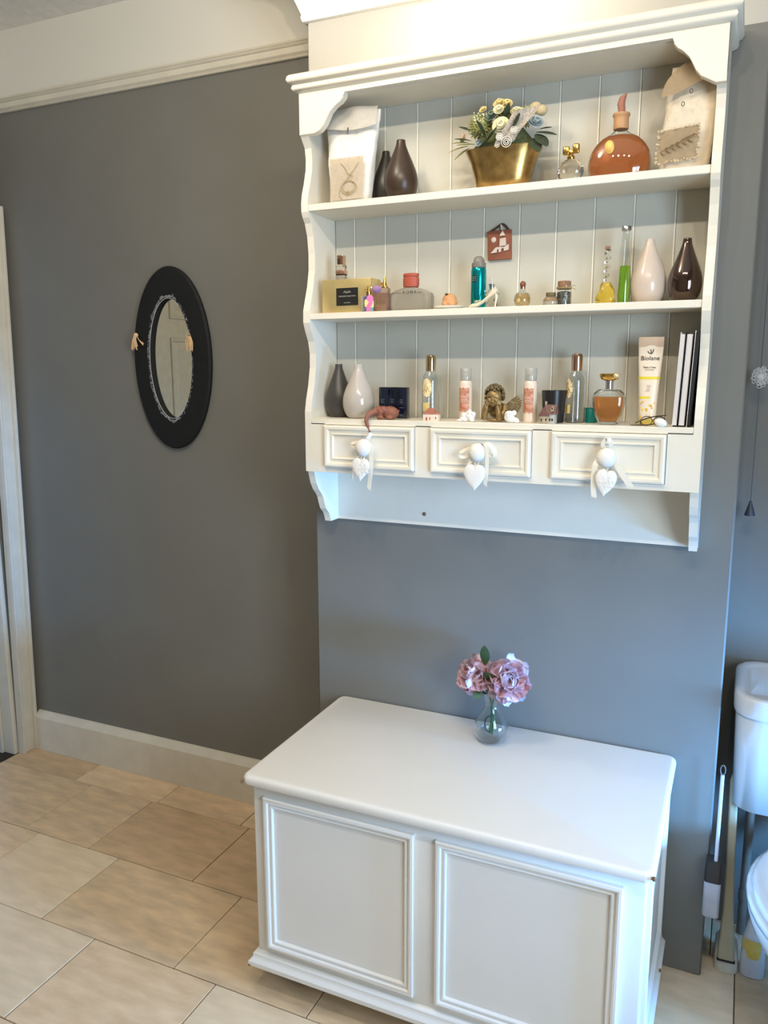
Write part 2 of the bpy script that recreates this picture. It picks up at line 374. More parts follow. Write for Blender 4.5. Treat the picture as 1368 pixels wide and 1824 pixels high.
for d0, d1 in DR:
    dm = B()
    frame_y(dm, d0, d1, DZ0, DZ1, [(0, -.14), (0, -.162), (.0015, -.1655), (.005, -.167), (.010, -.1655), (.014, -.161), (.019, -.160), (.021, -.1625), (.023, -.1625), (.026, -.1575), (.029, -.157)])
    dr = ro('drawer', dm, angle=30)
    kx = (d0+d1)/2+(.0 if d0 < .3 else .004); kz = 1.3165
    kb = B(); rings = []
    for r_, yy in ((.009, -.156), (.008, -.163), (.009, -.169), (.016, -.173), (.0205, -.180), (.0215, -.187), (.0195, -.194), (.014, -.1995), (.007, -.202), (.001, -.2025)):
        rings.append([(kx+r_*math.cos(a*PI/12), yy, kz+r_*math.sin(a*PI/12)) for a in range(24)])
    loft(kb, rings); ro('knob', kb, chest_w, dr); knob_spots.append((kx, kz))

# ribbons with heart tags hung on the drawer knobs
def ribbon(bm, pts, w, n=5, side=(1, 0, 0), thick=.0006, cut=0):
    P = curve(pts, n); S = Vector(side).normalized(); a = []
    for i, p in enumerate(P):
        t = (P[min(i+1, len(P)-1)]-P[max(i-1, 0)]).normalized(); s = (S-t*S.dot(t)).normalized(); nn = t.cross(s)*thick
        c = (t*cut if i == len(P)-1 else Vector())
        a.append([p+s*w/2+nn+c, p-s*w/2+nn, p-s*w/2-nn, p+s*w/2-nn+c])
    return loft(bm, a)
def heart_outline(w, h, n=36):
    o_ = []
    for i in range(n):
        t = 2*PI*i/n; x = 16*math.sin(t)**3; z = 13.6*math.cos(t)-3.4*math.cos(2*t)-1.8*math.cos(3*t)-.2*math.cos(4*t)
        o_.append((x/32*w, (z+15.4)/25.4*h))
    return o_
def heart(bm, cx, cy, z0, w, h, th=.006, tilt=0):
    ol = heart_outline(w, h); M = Matrix.Rotation(tilt, 4, 'Y'); rings = []
    for s, yy in ((.86, th/2), (1, th*.25), (1, -th*.25), (.88, -th/2), (.5, -th*.62)):
        rings.append([M @ Vector((x*s, yy, (z-h*.5)*s-h*.5)) + Vector((cx, cy, z0+h)) for x, z in ol])
    return loft(bm, rings)
plaster = mat('white_plaster', (232, 228, 222), .75, noise_amt=.03)
hl = ['embossed plaster heart on a long hanging ribbon, on the left rack drawer knob', 'plain smooth white heart on a looped ribbon bow, on the middle rack drawer knob', 'rose embossed white heart with splayed ribbon tails, on the right rack drawer knob']
for i, (kx, kz) in enumerate(knob_spots):
    t = thing('hanging_heart', hl[i], 'ornament', (kx, -.185, kz-.02))
    yk = -.171; zt = kz+.0115
    rb = B()
    ribbon(rb, [(kx-.010, yk-.001, kz-.004), (kx-.009, yk-.001, kz+.008), (kx, yk, kz+.0125), (kx+.009, yk-.001, kz+.008), (kx+.010, yk-.001, kz-.004)], .005, side=(0, 1, 0))
    if i == 0:
        ribbon(rb, [(kx+.006, yk, zt-.003), (kx+.018, -.188, kz+.01), (kx+.023, -.190, kz-.02), (kx+.020, -.188, kz-.06), (kx+.014, -.186, kz-.098)], .0105, cut=.006, n=6)
        ribbon(rb, [(kx-.006, yk, zt), (kx-.014, -.182, kz-.015), (kx-.024, -.184, kz-.034), (kx-.032, -.184, kz-.066), (kx-.033, -.184, kz-.078)], .006, side=(1, -.6, 0), n=6)
        ribbon(rb, [(kx, yk, zt), (kx+.010, -.178, kz+.028), (kx+.020, -.184, kz+.036), (kx+.012, -.186, kz+.022), (kx+.004, yk-.004, zt-.002)], .009, side=(1, .5, -.4))
        ribbon(rb, [(kx-.004, yk, zt), (kx-.02, -.182, kz+.012), (kx-.034, -.184, kz+.008), (kx-.024, -.182, kz+.001), (kx-.010, yk-.002, kz)], .008, side=(.2, .3, 1))
    elif i == 1:
        ribbon(rb, [(kx, yk, zt), (kx+.016, -.190, kz+.022), (kx+.024, -.194, kz+.010), (kx+.025, -.192, kz-.03), (kx+.021, -.190, kz-.072)], .0085, cut=.006, n=6)
        ribbon(rb, [(kx+.002, yk, zt+.001), (kx+.022, -.184, kz+.022), (kx+.040, -.186, kz+.004), (kx+.038, -.184, kz-.010), (kx+.026, -.180, kz-.004)], .010, side=(.5, .6, .3))
        ribbon(rb, [(kx-.004, yk, zt-.002), (kx-.022, -.178, kz+.008), (kx-.044, -.182, kz-.004), (kx-.038, -.180, kz-.013), (kx-.018, -.176, kz-.006), (kx-.008, yk, kz)], .008, side=(.1, .4, 1))
        ribbon(rb, [(kx-.006, yk, zt-.004), (kx-.016, -.182, kz-.018), (kx-.024, -.184, kz-.036), (kx-.030, -.184, kz-.055)], .008, side=(1, -.3, 0), n=6)
    else:
        ribbon(rb, [(kx-.004, yk, zt-.002), (kx-.020, -.188, kz-.010), (kx-.024, -.190, kz-.030), (kx-.025, -.188, kz-.060), (kx-.023, -.186, kz-.086)], .0115, cut=.003, n=6)
        ribbon(rb, [(kx+.006, yk, zt-.004), (kx+.018, -.188, kz-.006), (kx+.034, -.190, kz-.032), (kx+.052, -.188, kz-.058)], .012, side=(1, 0, .6), cut=.006, n=6)
        ribbon(rb, [(kx-.004, yk, zt), (kx-.010, -.180, kz+.028), (kx, -.186, kz+.042), (kx+.008, -.182, kz+.028), (kx+.004, yk, zt)], .009, side=(1, .4, 0))
    obj('ribbon', rb, ribbon_m, t, world=True)
    cb = B(); tube(cb, curve([(kx-.006, yk-.001, kz-.010), (kx-.004, -.190, kz-.024), (kx, -.196, kz-.031), (kx+.004, -.190, kz-.024), (kx+.006, yk-.001, kz-.010)]), .0012, 6); obj('cord', cb, ribbon_m, t, world=True)
    hw, hh, hz, dx, tl = ((.046, .054, kz-.081, -.001, .05), (.050, .058, kz-.087, -.002, .0), (.044, .056, kz-.083, .005, .12))[i]
    hb = heart(B(), kx+dx, -.198, hz, hw, hh, .0055, tl); obj('heart', hb, plaster, t, world=True)
    if i != 1:
        em = B(); cx, cz = kx+dx+(.008 if i == 0 else -.001), hz+.030
        for q in range(5):
            tube(em, [(cx+(.002+.0016*q)*math.cos(a*.7+q), -.2018, cz+(.002+.0016*q)*math.sin(a*.7+q)) for a in range(6)], .0009, 5)
        for q in range(7):
            a = q*.9; tube(em, [(cx+.010*math.cos(a), -.2012, cz+.008*math.sin(a)), (cx+.0145*math.cos(a+.2), -.2014, cz+.013*math.sin(a+.2)), (cx+.016*math.cos(a+.45), -.2005, cz+.0145*math.sin(a+.45))], [.0008, .0018, .0005], 5)
        obj('rose_relief', em, plaster, t, world=True)

# ================================================================== MIRROR
mx, mz, my = -.668, 1.5425, D
mir = thing('wall_mirror', 'oval wall mirror with a wide black frame hanging on the grey alcove wall', 'mirror', (mx, my, mz-.3))
def ering(a, b, y, wob=0, n=72, dx=0, dz=0):
    return [(mx+dx+a*math.cos(2*PI*i/n)*(1+wob*math.sin(3*2*PI*i/n+1)), y, mz+dz+b*math.sin(2*PI*i/n)) for i in range(n)]
fb = B(); rs = [ering(.150, .293, my-.001), ering(.157, .298, my-.004), ering(.158, .299, my-.014), ering(.152, .293, my-.020), ering(.10, .22, my-.023, 0), ering(.088, .199, my-.021), ering(.0845, .1945, my-.018), ering(.0835, .1935, my-.006), ering(.0835, .1935, my-.001)]
for r_ in rs: pass
loft(fb, rs+[rs[0]], False, False); bmesh.ops.remove_doubles(fb, verts=fb.verts, dist=1e-5)
obj('frame', fb, mat('black_velvet_frame', (13, 14, 14), .75, noise_amt=.3, scale=60, bump=.2), mir, world=True)
gb = B(); gb.faces.new([gb.verts.new(p) for p in ering(.0835, .1935, my-.007)]); e_ = bmesh.ops.extrude_face_region(gb, geom=gb.faces[:])
for v in [v for v in e_['geom'] if isinstance(v, bmesh.types.BMVert)]: v.co.y += .004
obj('mirror_glass', gb, mat('silvered_mirror', (192, 190, 182), .015, metal=1, noise_amt=0), mir, smooth=False, world=True)
# white lace edging and wire rim
lc = B(); rl = random.Random(5)
for i in range(700):
    a = rl.uniform(0, 2*PI); s_ = 1+.04*rl.random()+.07*max(0, math.sin(a*11))*rl.random()*(1.0 if math.cos(a) < .3 else .5)
    if math.cos(a) > .35 and rl.random() < .55: continue
    p = Vector((mx+.0885*s_*math.cos(a), my-.0224, mz+.200*(1+(s_-1)*.6)*math.sin(a))); d = Vector((rl.uniform(-1, 1), -.05, rl.uniform(-1, 1)))*.0035
    tube(lc, [p-d, p+Vector((d.z, 0, -d.x))*.6, p+d], .00034, 4)
obj('lace_edging', lc, mat('grey_lace_thread', (176, 178, 178), .8), mir, world=True, kind='stuff')
wr_ = B(); tube(wr_, [Vector(p) for p in ering(.0865, .1965, my-.0215)[12:62]], .0009, 6); obj('wire_rim', wr_, mat('pale_wire', (200, 200, 196), .4), mir, world=True)
straw = mat('raffia', (216, 182, 138), .7, noise_amt=.15, scale=80)
def tassel(cx, cz, style, label):
    t = thing('raffia_tassel', label, 'tassel', (cx, my-.03, cz), group=None); tb = B(); rr = random.Random(9+style)
    if style == 0:
        sphere(tb, (cx, my-.032, cz), (.009, .007, .008), 2)
        for i in range(26):
            a = rr.uniform(-.55, .3); L = rr.uniform(.036, .050); y0 = my-.030-rr.random()*.008
            tube(tb, curve([(cx+rr.uniform(-.004, .004), y0, cz-.002), (cx+math.sin(a)*L*.4, y0-.003, cz-L*.45), (cx+math.sin(a)*L*.75, y0, cz-L)], 3), .0013, 5)
        for i in range(3): tube(tb, curve([(cx+.003, my-.030, cz-.004), (cx+.014, my-.034, cz-.016), (cx+.030, my-.030-.002*i, cz-.028-.003*i)], 3), .0013, 5)
    else:
        tube(tb, curve([(cx-.004, my-.028, cz-.002), (cx-.013, my-.030, cz+.006), (cx-.010, my-.030, cz+.014), (cx, my-.030, cz+.014), (cx+.003, my-.028, cz+.002)], 4), .001, 5)
        for i in range(24):
            o_ = rr.uniform(-.011, .011); y0 = my-.029-rr.random()*.010; L = rr.uniform(.036, .044)
            tube(tb, curve([(cx+o_*.35, y0, cz+.004), (cx+o_*1.15, y0-.003, cz-.014), (cx+o_*1.1, y0-.002, cz-.028), (cx+o_*.8, y0, cz-L)], 3), .0013, 5)
    obj('strands', tb, straw, t, world=True, kind='stuff')
tassel(-.800, 1.622, 0, 'frayed raffia tassel on the left side of the black mirror frame')
tassel(-.580, 1.610, 1, 'looped raffia tassel bundle on the right side of the black mirror frame')

# ================================================================== CHEST
CX0, CX1, CY0, CY1, CZ = .075, .993, -.513, -.004, .5786
chest = thing('blanket_chest', 'white painted wooden chest with two framed front panels, standing against the chimney breast', 'chest', (.534, -.26, 0))
def ch(name, bm, m=chest_w, parent=None, **k): return obj(name, bm, m, parent or chest, world=True, **k)
lid = B(); rings = []
for o_, z in ((.006, CZ-.022), (.002, CZ-.021), (.0005, CZ-.017), (0, CZ-.012), (.0005, CZ-.007), (.0025, CZ-.003), (.006, CZ-.0008), (.011, CZ)):
    rings.append(rr_ring(CX0+o_, CX1-o_, CY0+o_, CY1-o_*.3, z, .020-o_*.6))
ch('lid', loft(lid, rings), angle=50)
BX0, BX1, BY0, BY1 = .094, .976, -.488, -.02
ch('body', box(B(), BX0, BX1, BY0, BY1, .088, CZ-.0225, .003))
for x0, x1 in ((.125, .504), (.553, .936)):
    fm = B(); frame_y(fm, x0, x1, .133, .526, [(0, BY0+.001), (0, BY0-.010), (.002, BY0-.0125), (.007, BY0-.0135), (.011, BY0-.012), (.013, BY0-.0075), (.017, BY0-.007), (.019, BY0-.009), (.022, BY0-.008), (.024, BY0-.0005)], fill=False)
    ch('panel_moulding', fm, angle=30)
    ch('front_panel', box(B(), x0+.0245, x1-.0245, BY0-.0008, BY0+.0005, .1575, .5015), smooth=False)
for zz in (.133,):
    sm = B(); st = [(0, .001), (0, -.008), (.003, -.011), (.010, -.010), (.014, -.006), (.022, -.0005)]
    rs = [[(BX1-d, BY0+.05+i, .133+i), (BX1-d, BY1-.04-i, .133+i), (BX1-d, BY1-.04-i, .526-i), (BX1-d, BY0+.05+i, .526-i)] for i, d in st]; loft(sm, rs, False, False); ch('side_moulding', sm, angle=30)
# moulded plinth running round three sides
pl = B(); pp = [(-.002, .070), (.012, .070), (.0185, .077), (.019, .088), (.013, .094), (.010, .098), (.010, .106), (.004, .113), (-.002, .114)]
vs = [[pl.verts.new(p) for p in ((BX0-o_, BY1, z), (BX0-o_, BY0-o_, z), (BX1+o_, BY0-o_, z), (BX1+o_, BY1, z))] for o_, z in pp]
for a, b_ in zip(vs, vs[1:]):
    for i in range(3): pl.faces.new((a[i], a[i+1], b_[i+1], b_[i]))
for i in (0, 3): pl.faces.new([v[i] for v in vs])
ch('plinth', pl, angle=40)
ch('base_board', box(B(), BX0+.01, BX1-.01, BY0+.01, BY1-.005, .0735, .0875), smooth=False)
for x in (BX0+.07, BX1-.07):
    for y in (BY0+.07, BY1-.07):
        c = lathe(B(), [(.010, .055), (.020, .058), (.020, .073)], 16, x, y); ch('castor_mount', c, silver)
        wl_ = B(); rings = [[(x+dx, y+.026*math.cos(a*PI/10)*s_, .0265+.026*math.sin(a*PI/10)*s_) for a in range(20)] for dx, s_ in ((-.012, .85), (-.009, 1), (.009, 1), (.012, .85))]; loft(wl_, rings); tube(wl_, [(x-.004, y, .028), (x-.004, y, .056)], .007, 8); ch('castor', wl_, black_s)
for p, s_ in (((.0775, CY0+.004, CZ-.017), (.003, .004, .005)), ((.991, CY0+.0035, CZ-.009), (.0042, .0045, .005)), ((BX0-.0165, BY0-.0165, .0765), (.004, .004, .004)), ((BX1+.0175, -.14, .095), (.0022, .005, .004))):
    q = B(); sphere(q, p, s_, 2); ch('paint_chip', q, bare, label='bare wood showing through chipped paint')

# ---- vase with two peonies on the chest
vz = CZ; vx, vy = .556, -.108
vase = thing('bud_vase', 'clear glass bulb vase on the white chest', 'vase', (vx, vy, vz+.0002))
vp = [(.014, 0), (.026, .002), (.038, .014), (.043, .030), (.040, .050), (.030, .070), (.020, .086), (.0165, .100), (.019, .116), (.0245, .134)]
vb = lathe(B(), hollow([p for p in vp], .0016), 40, smooth_it=1, cap0=True, cap1=True); obj('glass_body', vb, glass, vase)
def petal_mat(name, c):
    m = mat(name, c, .6, noise_amt=.05, scale=60); nt = m.node_tree; b = nt.nodes['Principled BSDF']
    tr = nt.nodes.new('ShaderNodeBsdfTranslucent'); mx = nt.nodes.new('ShaderNodeMixShader'); mx.inputs[0].default_value = .42
    nt.links.new(b.inputs['Base Color'].links[0].from_socket, tr.inputs[0])
    nt.links.new(b.outputs[0], mx.inputs[1]); nt.links.new(tr.outputs[0], mx.inputs[2]); nt.links.new(mx.outputs[0], nt.nodes['Material Output'].inputs[0]); return m
pinks = [petal_mat('peony_pink_%d' % i, c) for i, c in enumerate(((250, 226, 230), (254, 238, 242), (250, 218, 220)))]
leafm = mat('dark_green_leaf', (58, 84, 52), .55, noise_amt=.2, scale=90); stemm = mat('green_stem', (52, 98, 58), .5, noise_amt=.12, scale=60)
def petal_mesh(w, h, cup, ruffle, seed):
    bm = B(); rr = random.Random(seed); nx, nz = 9, 9; g = []
    ph = rr.uniform(0, 6)
    for j in range(nz+1):
        v = j/nz; row = []
        wid = w*(.28+.72*math.sin(min(1, v*1.12)*PI*.5)**1.0)*(1 if v < .8 else math.sqrt(max(0, 1-((v-.8)/.235)**2))*.8+.2)
        for i in range(nx+1):
            u = i/nx*2-1
            z = h*v - h*.10*(u*u)*v; y = cup*(u*u)*w*.9 - cup*h*.55*math.sin(v*PI*.85) + ruffle*math.sin(u*5+ph+v*2)*v*v
            row.append(bm.verts.new((u*wid/2, y, z)))
        g.append(row)
    for j in range(nz):
        for i in range(nx): bm.faces.new((g[j][i], g[j][i+1], g[j+1][i+1], g[j+1][i]))
    bmesh.ops.solidify(bm, geom=bm.faces[:], thickness=.0004)
    return bm
PM = []
for s_ in range(9):
    bm = petal_mesh(.048+.006*(s_ % 3), .046+.004*(s_ % 2), .36+.08*(s_ % 3), .0016+.0006*(s_ % 2), s_)
    me = bpy.data.meshes.new('petal'); bm.to_mesh(me); bm.free(); me.materials.append(pinks[s_ % 3])
    for p in me.polygons: p.use_smooth = True
    PM.append(me)
def peony(label, head, axis, stem, seed, n=46, size=1.0):
    t = thing('peony', label, 'flower', head); rr = random.Random(seed); ax = Vector(axis).normalized()
    core = B(); sphere(core, (0, 0, 0), .012*size, 2); jitter(core, .003, 90, seed); bl = obj('bloom', core, pinks[2], t)
    q = Vector((0, 0, 1)).rotation_difference(ax).to_matrix().to_4x4()
    for i in range(n):
        f = (i+.5)/n; th = i*2.39996
        el = R(84)-f*R(128); s_ = (.52+.5*f)*size*rr.uniform(.9, 1.12)
        open_ = max(-1.4, (PI/2-el)*.92)+rr.uniform(-.16, .16)
        M = q @ Matrix.Rotation(th+rr.uniform(-.2, .2), 4, 'Z') @ Matrix.Translation((0, .004+.007*f, -.012*f*size)) @ Matrix.Rotation(-open_+(.25 if f < .4 else -.05), 4, 'X') @ Matrix.Rotation(rr.uniform(-.3, .3), 4, 'Z') @ Matrix.Scale(s_, 4)
        M = M @ Matrix.Rotation(PI, 4, 'Z')
        o = bpy.data.objects.new('petal', PM[rr.randrange(9)]); link(o, bl); o.matrix_local = M
    sb = B(); tube(sb, curve(stem, 6), .0026, 8); obj('stem', sb, stemm, t, world=True)
    return t
def leaf(bm, base, d, L, w, droop=.3, up=(0, 0, 1)):
    base = Vector(base); d = Vector(d).normalized(); s = d.cross(Vector(up)).normalized(); n_ = s.cross(d); g = []
    for j in range(7):
        v = j/6; c = base+d*L*v-n_*droop*L*v*v; ww = w*math.sin(PI*min(1, v*.92+.04))**.8/2
        g.append([bm.verts.new(c-s*ww), bm.verts.new(c+n_*-.12*ww), bm.verts.new(c+s*ww)])
    for j in range(6):
        for i in (0, 1): bm.faces.new((g[j][i], g[j][i+1], g[j+1][i+1], g[j+1][i]))
    return bm
pA = peony('dusty pink peony, the left of the two in the glass vase', (.504, -.114, .752), (-.5, -.7, .55), [(.507, -.108, .742), (.528, -.108, .725), (.548, -.107, .700), (.556, -.108, .670), (.557, -.109, .630), (.553, -.110, .600)], 11, 34, .92)
pB = peony('larger pink peony, the right of the two in the glass vase', (.598, -.116, .748), (.35, -.85, .35), [(.592, -.112, .735), (.574, -.108, .712), (.562, -.107, .695), (.558, -.107, .670), (.561, -.106, .640), (.559, -.110, .597)], 23, 36, 1.06)
lb = B(); leaf(lb, (.535, -.104, .775), (.05, -.15, 1), .058, .026, .12, (0, 1, 0)); obj('leaf', lb, leafm, pA, world=True)
lb = B(); leaf(lb, (.530, -.118, .722), (-.2, -.5, -.65), .034, .026, .1, (0, 1, .2)); obj('leaf', lb, leafm, pA, world=True)
lb = B(); leaf(lb, (.556, -.110, .726), (-.15, -.4, .9), .050, .036, .1, (0, 1, 0)); obj('leaf', lb, leafm, pB, world=True)
lb = B(); tube(lb, curve([(.557, -.108, .645), (.545, -.112, .640), (.541, -.114, .622), (.546, -.113, .606), (.556, -.110, .602)]), .0016, 6); obj('curled_stalk', lb, mat('dark_stalk', (34, 62, 44), .5), pB, world=True)

# ================================================================== SHELF ITEMS
def teardrop(label, name_m, r, h, loc, top=.26, wide=.33, group=None):
    t = thing('teardrop_vase', label, 'vase', loc)
    pr = [(r*.50, 0), (r*.62, .001), (r*.86, h*.10), (r*.985, h*.22), (r, h*wide), (r*.93, h*.45), (r*.74, h*.60), (r*.50, h*.76), (r*.30, h*.91), (r*top, h*.985), (r*top*.93, h)]
    pr = pr+[(r*top*.7, h*.997), (r*top*.62, h*.96), (r*.12, h*.90)]
    obj('vase_body', lathe(B(), pr, 40, smooth_it=1), name_m, t, angle=50)
    return t
teardrop('dark green-black teardrop vase, behind the brown one on the top shelf', mat('green_black_glaze', (44, 44, 40), .4, noise_amt=.1), .035, .128, (.2395, -.044, S1))
teardrop('matt brown teardrop vase on the top shelf', mat('matt_brown_glaze', (62, 48, 38), .34, noise_amt=.08), .0405, .134, (.302, -.098, S1))
teardrop('milky white frosted teardrop vase on the middle shelf beside the green bottle', mat('milky_vase', (204, 186, 170), .3, noise_amt=.02, coat=.3), .0375, .135, (.874, -.075, S2), top=.24)
teardrop('glossy bronze-black teardrop vase at the right end of the middle shelf', mat('bronze_black_lustre', (74, 54, 44), .09, metal=.75, noise_amt=.1, coat=1), .0345, .130, (.950, -.088, S2))
teardrop('dark grey teardrop vase at the left end of the bottom shelf', mat('charcoal_glaze', (62, 60, 56), .4, noise_amt=.06), .0355, .136, (.1165, -.072, S3))
teardrop('warm grey glossy teardrop vase, second from the left on the bottom shelf', mat('stone_grey_glaze', (186, 176, 164), .16, noise_amt=.03, coat=.6), .041, .135, (.187, -.100, S3))

# ---- cloth bags
def bag(label, loc, w, h, dp, mt, lean, seed, shape, rz=0):
    t = thing('cloth_bag', label, 'bag', loc, (lean, 0, rz)); bm = B(); rings = []
    N = 20
    for j in range(N+1):
        v = j/N; ww, cx = shape(v); d_ = dp*(1-.78*v**2.2)*(.9 if j == 0 else 1)
        rings.append([(x+cx, y, z) for x, y, z in ell(w/2*ww, max(d_, .005), h*v, 44, e=3.2)])
    loft(bm, rings)
    for q in range(0): pass
    for v in bm.verts:
        d = noise.noise_vector(v.co*38+Vector((seed, 0, 0)))+.5*noise.noise_vector(v.co*80+Vector((seed, 3, 0))); v.co += Vector((d.x*.0022, d.y*.0042, d.z*.0012))*min(1, .4+v.co.z/h)
        if v.co.z < .002: v.co.z = 0
    obj('bag_body', bm, mt, t, angle=80); return t
canvas_w = mat('white_canvas', (226, 222, 214), .85, noise_amt=.04, scale=120, bump=.25, sheen=.2)
canvas_c = mat('cream_canvas', (222, 208, 184), .85, noise_amt=.05, scale=120, bump=.25, sheen=.2)
canvas_t = mat('tan_canvas', (204, 184, 152), .9, noise_amt=.06, scale=120, bump=.3)
thread = mat('tan_embroidery', (176, 150, 106), .8); thread2 = mat('brown_embroidery', (122, 98, 60), .8)
bl_ = bag('white canvas bag with folded flap and embroidered panel, left end of top shelf', (.177, -.102, S1), .136, .212, .024, canvas_w, R(-3), 4, lambda v: (.74+.32*v, -.006+.004*v))
fb = B(); g = []
for j in range(8):
    v = j/7; row = []
    for i in range(15):
        u = i/14*2-1; z = .222-.055*v-.004*math.sin(u*3+1)*v; y = -.012-.016*v**.6-.002*math.sin(u*6)
        row.append(fb.verts.new(((u*(.071-.003*abs(u))+.003*v*u), y, z-.006*(1-v)*abs(u))))
    g.append(row)
for j in range(7):
    for i in range(14): fb.faces.new((g[j][i], g[j][i+1], g[j+1][i+1], g[j+1][i]))
bmesh.ops.solidify(fb, geom=fb.faces[:], thickness=-.002); obj('flap', fb, canvas_w, bl_)
tb = B(); tube(tb, [(.0, -.033, .168), (.0, -.034, .160)], .0014, 6)
tube(tb, [(.002*math.cos(a*PI/6), -.0345, .156+.0028*math.sin(a*PI/6)) for a in range(13)], .0006, 5); obj('zip_pull', tb, mat('dark_metal', (70, 66, 62), .35, metal=.8), bl_)
pb = B(); g = [[pb.verts.new((-.046+.088*i/8+.0006*math.sin(j*3), -.0335+.0006*math.sin(i*2+j), .004+.096*j/10)) for i in range(9)] for j in range(11)]
for j in range(10):
    for i in range(8): pb.faces.new((g[j][i], g[j][i+1], g[j+1][i+1], g[j+1][i]))
bmesh.ops.solidify(pb, geom=pb.faces[:], thickness=.0016); obj('patch', pb, mat('pale_linen_patch', (226, 214, 194), .85, noise_amt=.05, scale=120, bump=.25), bl_)
eb = B()
for s_, (cx, cz, r_) in enumerate(((.006, .030, .020), (.006, .032, .0165), (.004, .018, .005), (.003, .018, .0026))):
    tube(eb, [(cx+r_*math.cos(a*PI/10), -.0365, cz+r_*.8*math.sin(a*PI/10)) for a in range(21)], .0006, 4)
for pts in ([(-.016, .088), (-.002, .072), (.004, .062), (.016, .056)], [(.03, .085), (.018, .07), (.008, .060), (.0, .05)], [(-.01, .004), (-.018, .012), (-.018, .026), (-.006, .044), (.008, .052)]):
    tube(eb, curve([(x, -.0366, z) for x, z in pts]), .0007, 4)
obj('embroidery', eb, thread, bl_, kind='stuff')

br_ = bag('cream canvas bag with fold-over top and sprig patch, right end of top shelf', (.930, -.078, S1), .098, .205, .030, canvas_c, R(2), 9, lambda v: (.98+.06*math.sin(v*3), .002+.007*v), 0)
br_.rotation_euler = (R(2), R(3), 0)
fb = B(); g = []
out = [(-.012, .214), (.018, .212), (.040, .190), (.046, .176)]; low = [(-.052, .142), (-.022, .150), (.010, .164), (.044, .178)]
for j in range(7):
    v = j/6; row = []
    for i in range(13):
        u = i/12*3; k = min(2, int(u)); f = u-k
        a = Vector(out[k]).lerp(Vector(out[k+1]), f); b_ = Vector(low[k]).lerp(Vector(low[k+1]), f); p = a.lerp(b_, v)
        row.append(fb.verts.new((p.x-.012*math.sin(v*PI)*(1-i/12), -.010-.026*v**.6-.002*math.sin(i), p.y)))
    g.append(row)
for j in range(6):
    for i in range(12): fb.faces.new((g[j][i], g[j][i+1], g[j+1][i+1], g[j+1][i]))
bmesh.ops.solidify(fb, geom=fb.faces[:], thickness=-.002); obj('flap', fb, canvas_t, br_)
tb = B()
for cx, cz in ((.004, .151), (-.009, .128)): tube(tb, [(cx+.0028*math.cos(a*PI/6), -.0375, cz+.004*math.sin(a*PI/6)) for a in range(13)], .0009, 5)
obj('eyelets', tb, mat('dark_metal', (70, 66, 62)), br_)
pb = B(); g = [[pb.verts.new((-.050+.078*i/10+.0012*math.sin(j*2.4), -.0375+.0012*math.sin(i*2+j*1.3), .016+.062*j/10+.010*i/10+.0012*math.sin(i*3))) for i in range(11)] for j in range(11)]
for j in range(10):
    for i in range(10): pb.faces.new((g[j][i], g[j][i+1], g[j+1][i+1], g[j+1][i]))
bmesh.ops.solidify(pb, geom=pb.faces[:], thickness=.0016); obj('patch', pb, canvas_t, br_)
fr = B(); rr = random.Random(2)
for i in range(90):
    e_ = rr.random()*4; s_ = e_ % 1; k = int(e_)
    x, z = [(-.050+.078*s_, .016+.010*s_), (.028, .026+.062*s_), (-.050+.078*s_, .078+.010*s_), (-.050, .016+.062*s_)][k]
    sphere(fr, (x+rr.uniform(-.002, .002), -.0395+rr.uniform(-.001, .001), z+rr.uniform(-.002, .002)), (rr.uniform(.0016, .003), .0012, rr.uniform(.0012, .0022)), 1)
obj('frayed_edge', fr, canvas_t, br_, kind='stuff')
eb = B(); tube(eb, curve([(-.042, -.0405, .038), (-.028, -.041, .046), (-.010, -.041, .054), (.010, -.041, .066), (.020, -.041, .068)]), .0008, 5)
for i in range(12):
    u = i/12; x = -.042+.06*u; z = .038+.028*u; s_ = 1 if i % 2 else -1
    tube(eb, [(x, -.041, z), (x+.006, -.0415, z+s_*.006), (x+.011, -.041, z+s_*.005)], [.0005, .0013, .0004], 5)
obj('embroidered_sprig', eb, thread2, br_)

# ---- gold planter and flower arrangement
pt = thing('gold_planter', 'flared oval gold leaf planter on the top shelf', 'planter', (.546, -.078, S1)); rings = []
for z, rx, ry in ((0, .056, .036), (.002, .058, .038), (.03, .064, .042), (.06, .074, .047), (.085, .086, .053), (.087, .087, .054), (.087, .084, .051), (.06, .071, .044), (.04, .063, .04)): rings.append([(x, y, z_+(.004*(abs(x)/rx)**2 if z > .05 else 0)) for x, y, z_ in ell(rx, ry, z, 44, e=2.6)])
obj('planter_body', loft(B(), rings), goldpl, pt, angle=60)
fa = thing('flower_arrangement', 'artificial cream rose and green foliage arrangement standing in the gold planter', 'flowers', (.546, -.078, S1+.05))
moss = B(); rings = [[(x, y, z) for x, y, z in ell(rx, ry, z, 30, e=2.4)] for z, rx, ry in ((-.006, .05, .03), (.02, .068, .040), (.036, .074, .040), (.060, .062, .032), (.085, .040, .020))]; obj('filler', jitter(loft(moss, rings), .005, 70), mat('dark_moss', (86, 92, 58), .95, noise_amt=.3, scale=120), fa)
def pompom(name, c, r, n, mt, seed, L=.012):
    b_ = B(); rr = random.Random(seed); sphere(b_, c, tuple(v*.86 for v in r), 2)
    for i in range(n):
        zz = 1-2*(i+.5)/n; a = i*2.39996; d = Vector((math.cos(a)*math.sqrt(1-zz*zz), math.sin(a)*math.sqrt(1-zz*zz), zz))
        p = Vector(c)+Vector((d.x*r[0], d.y*r[1], d.z*r[2]))*.86; q = p+d*L*rr.uniform(.5, 1)+Vector((rr.uniform(-.002, .002), 0, rr.uniform(-.002, .002)))
        tube(b_, [p, (p+q)/2, q], [.0016, .0013, .0004], 4)
    return obj(name, b_, mt, fa, kind='stuff')
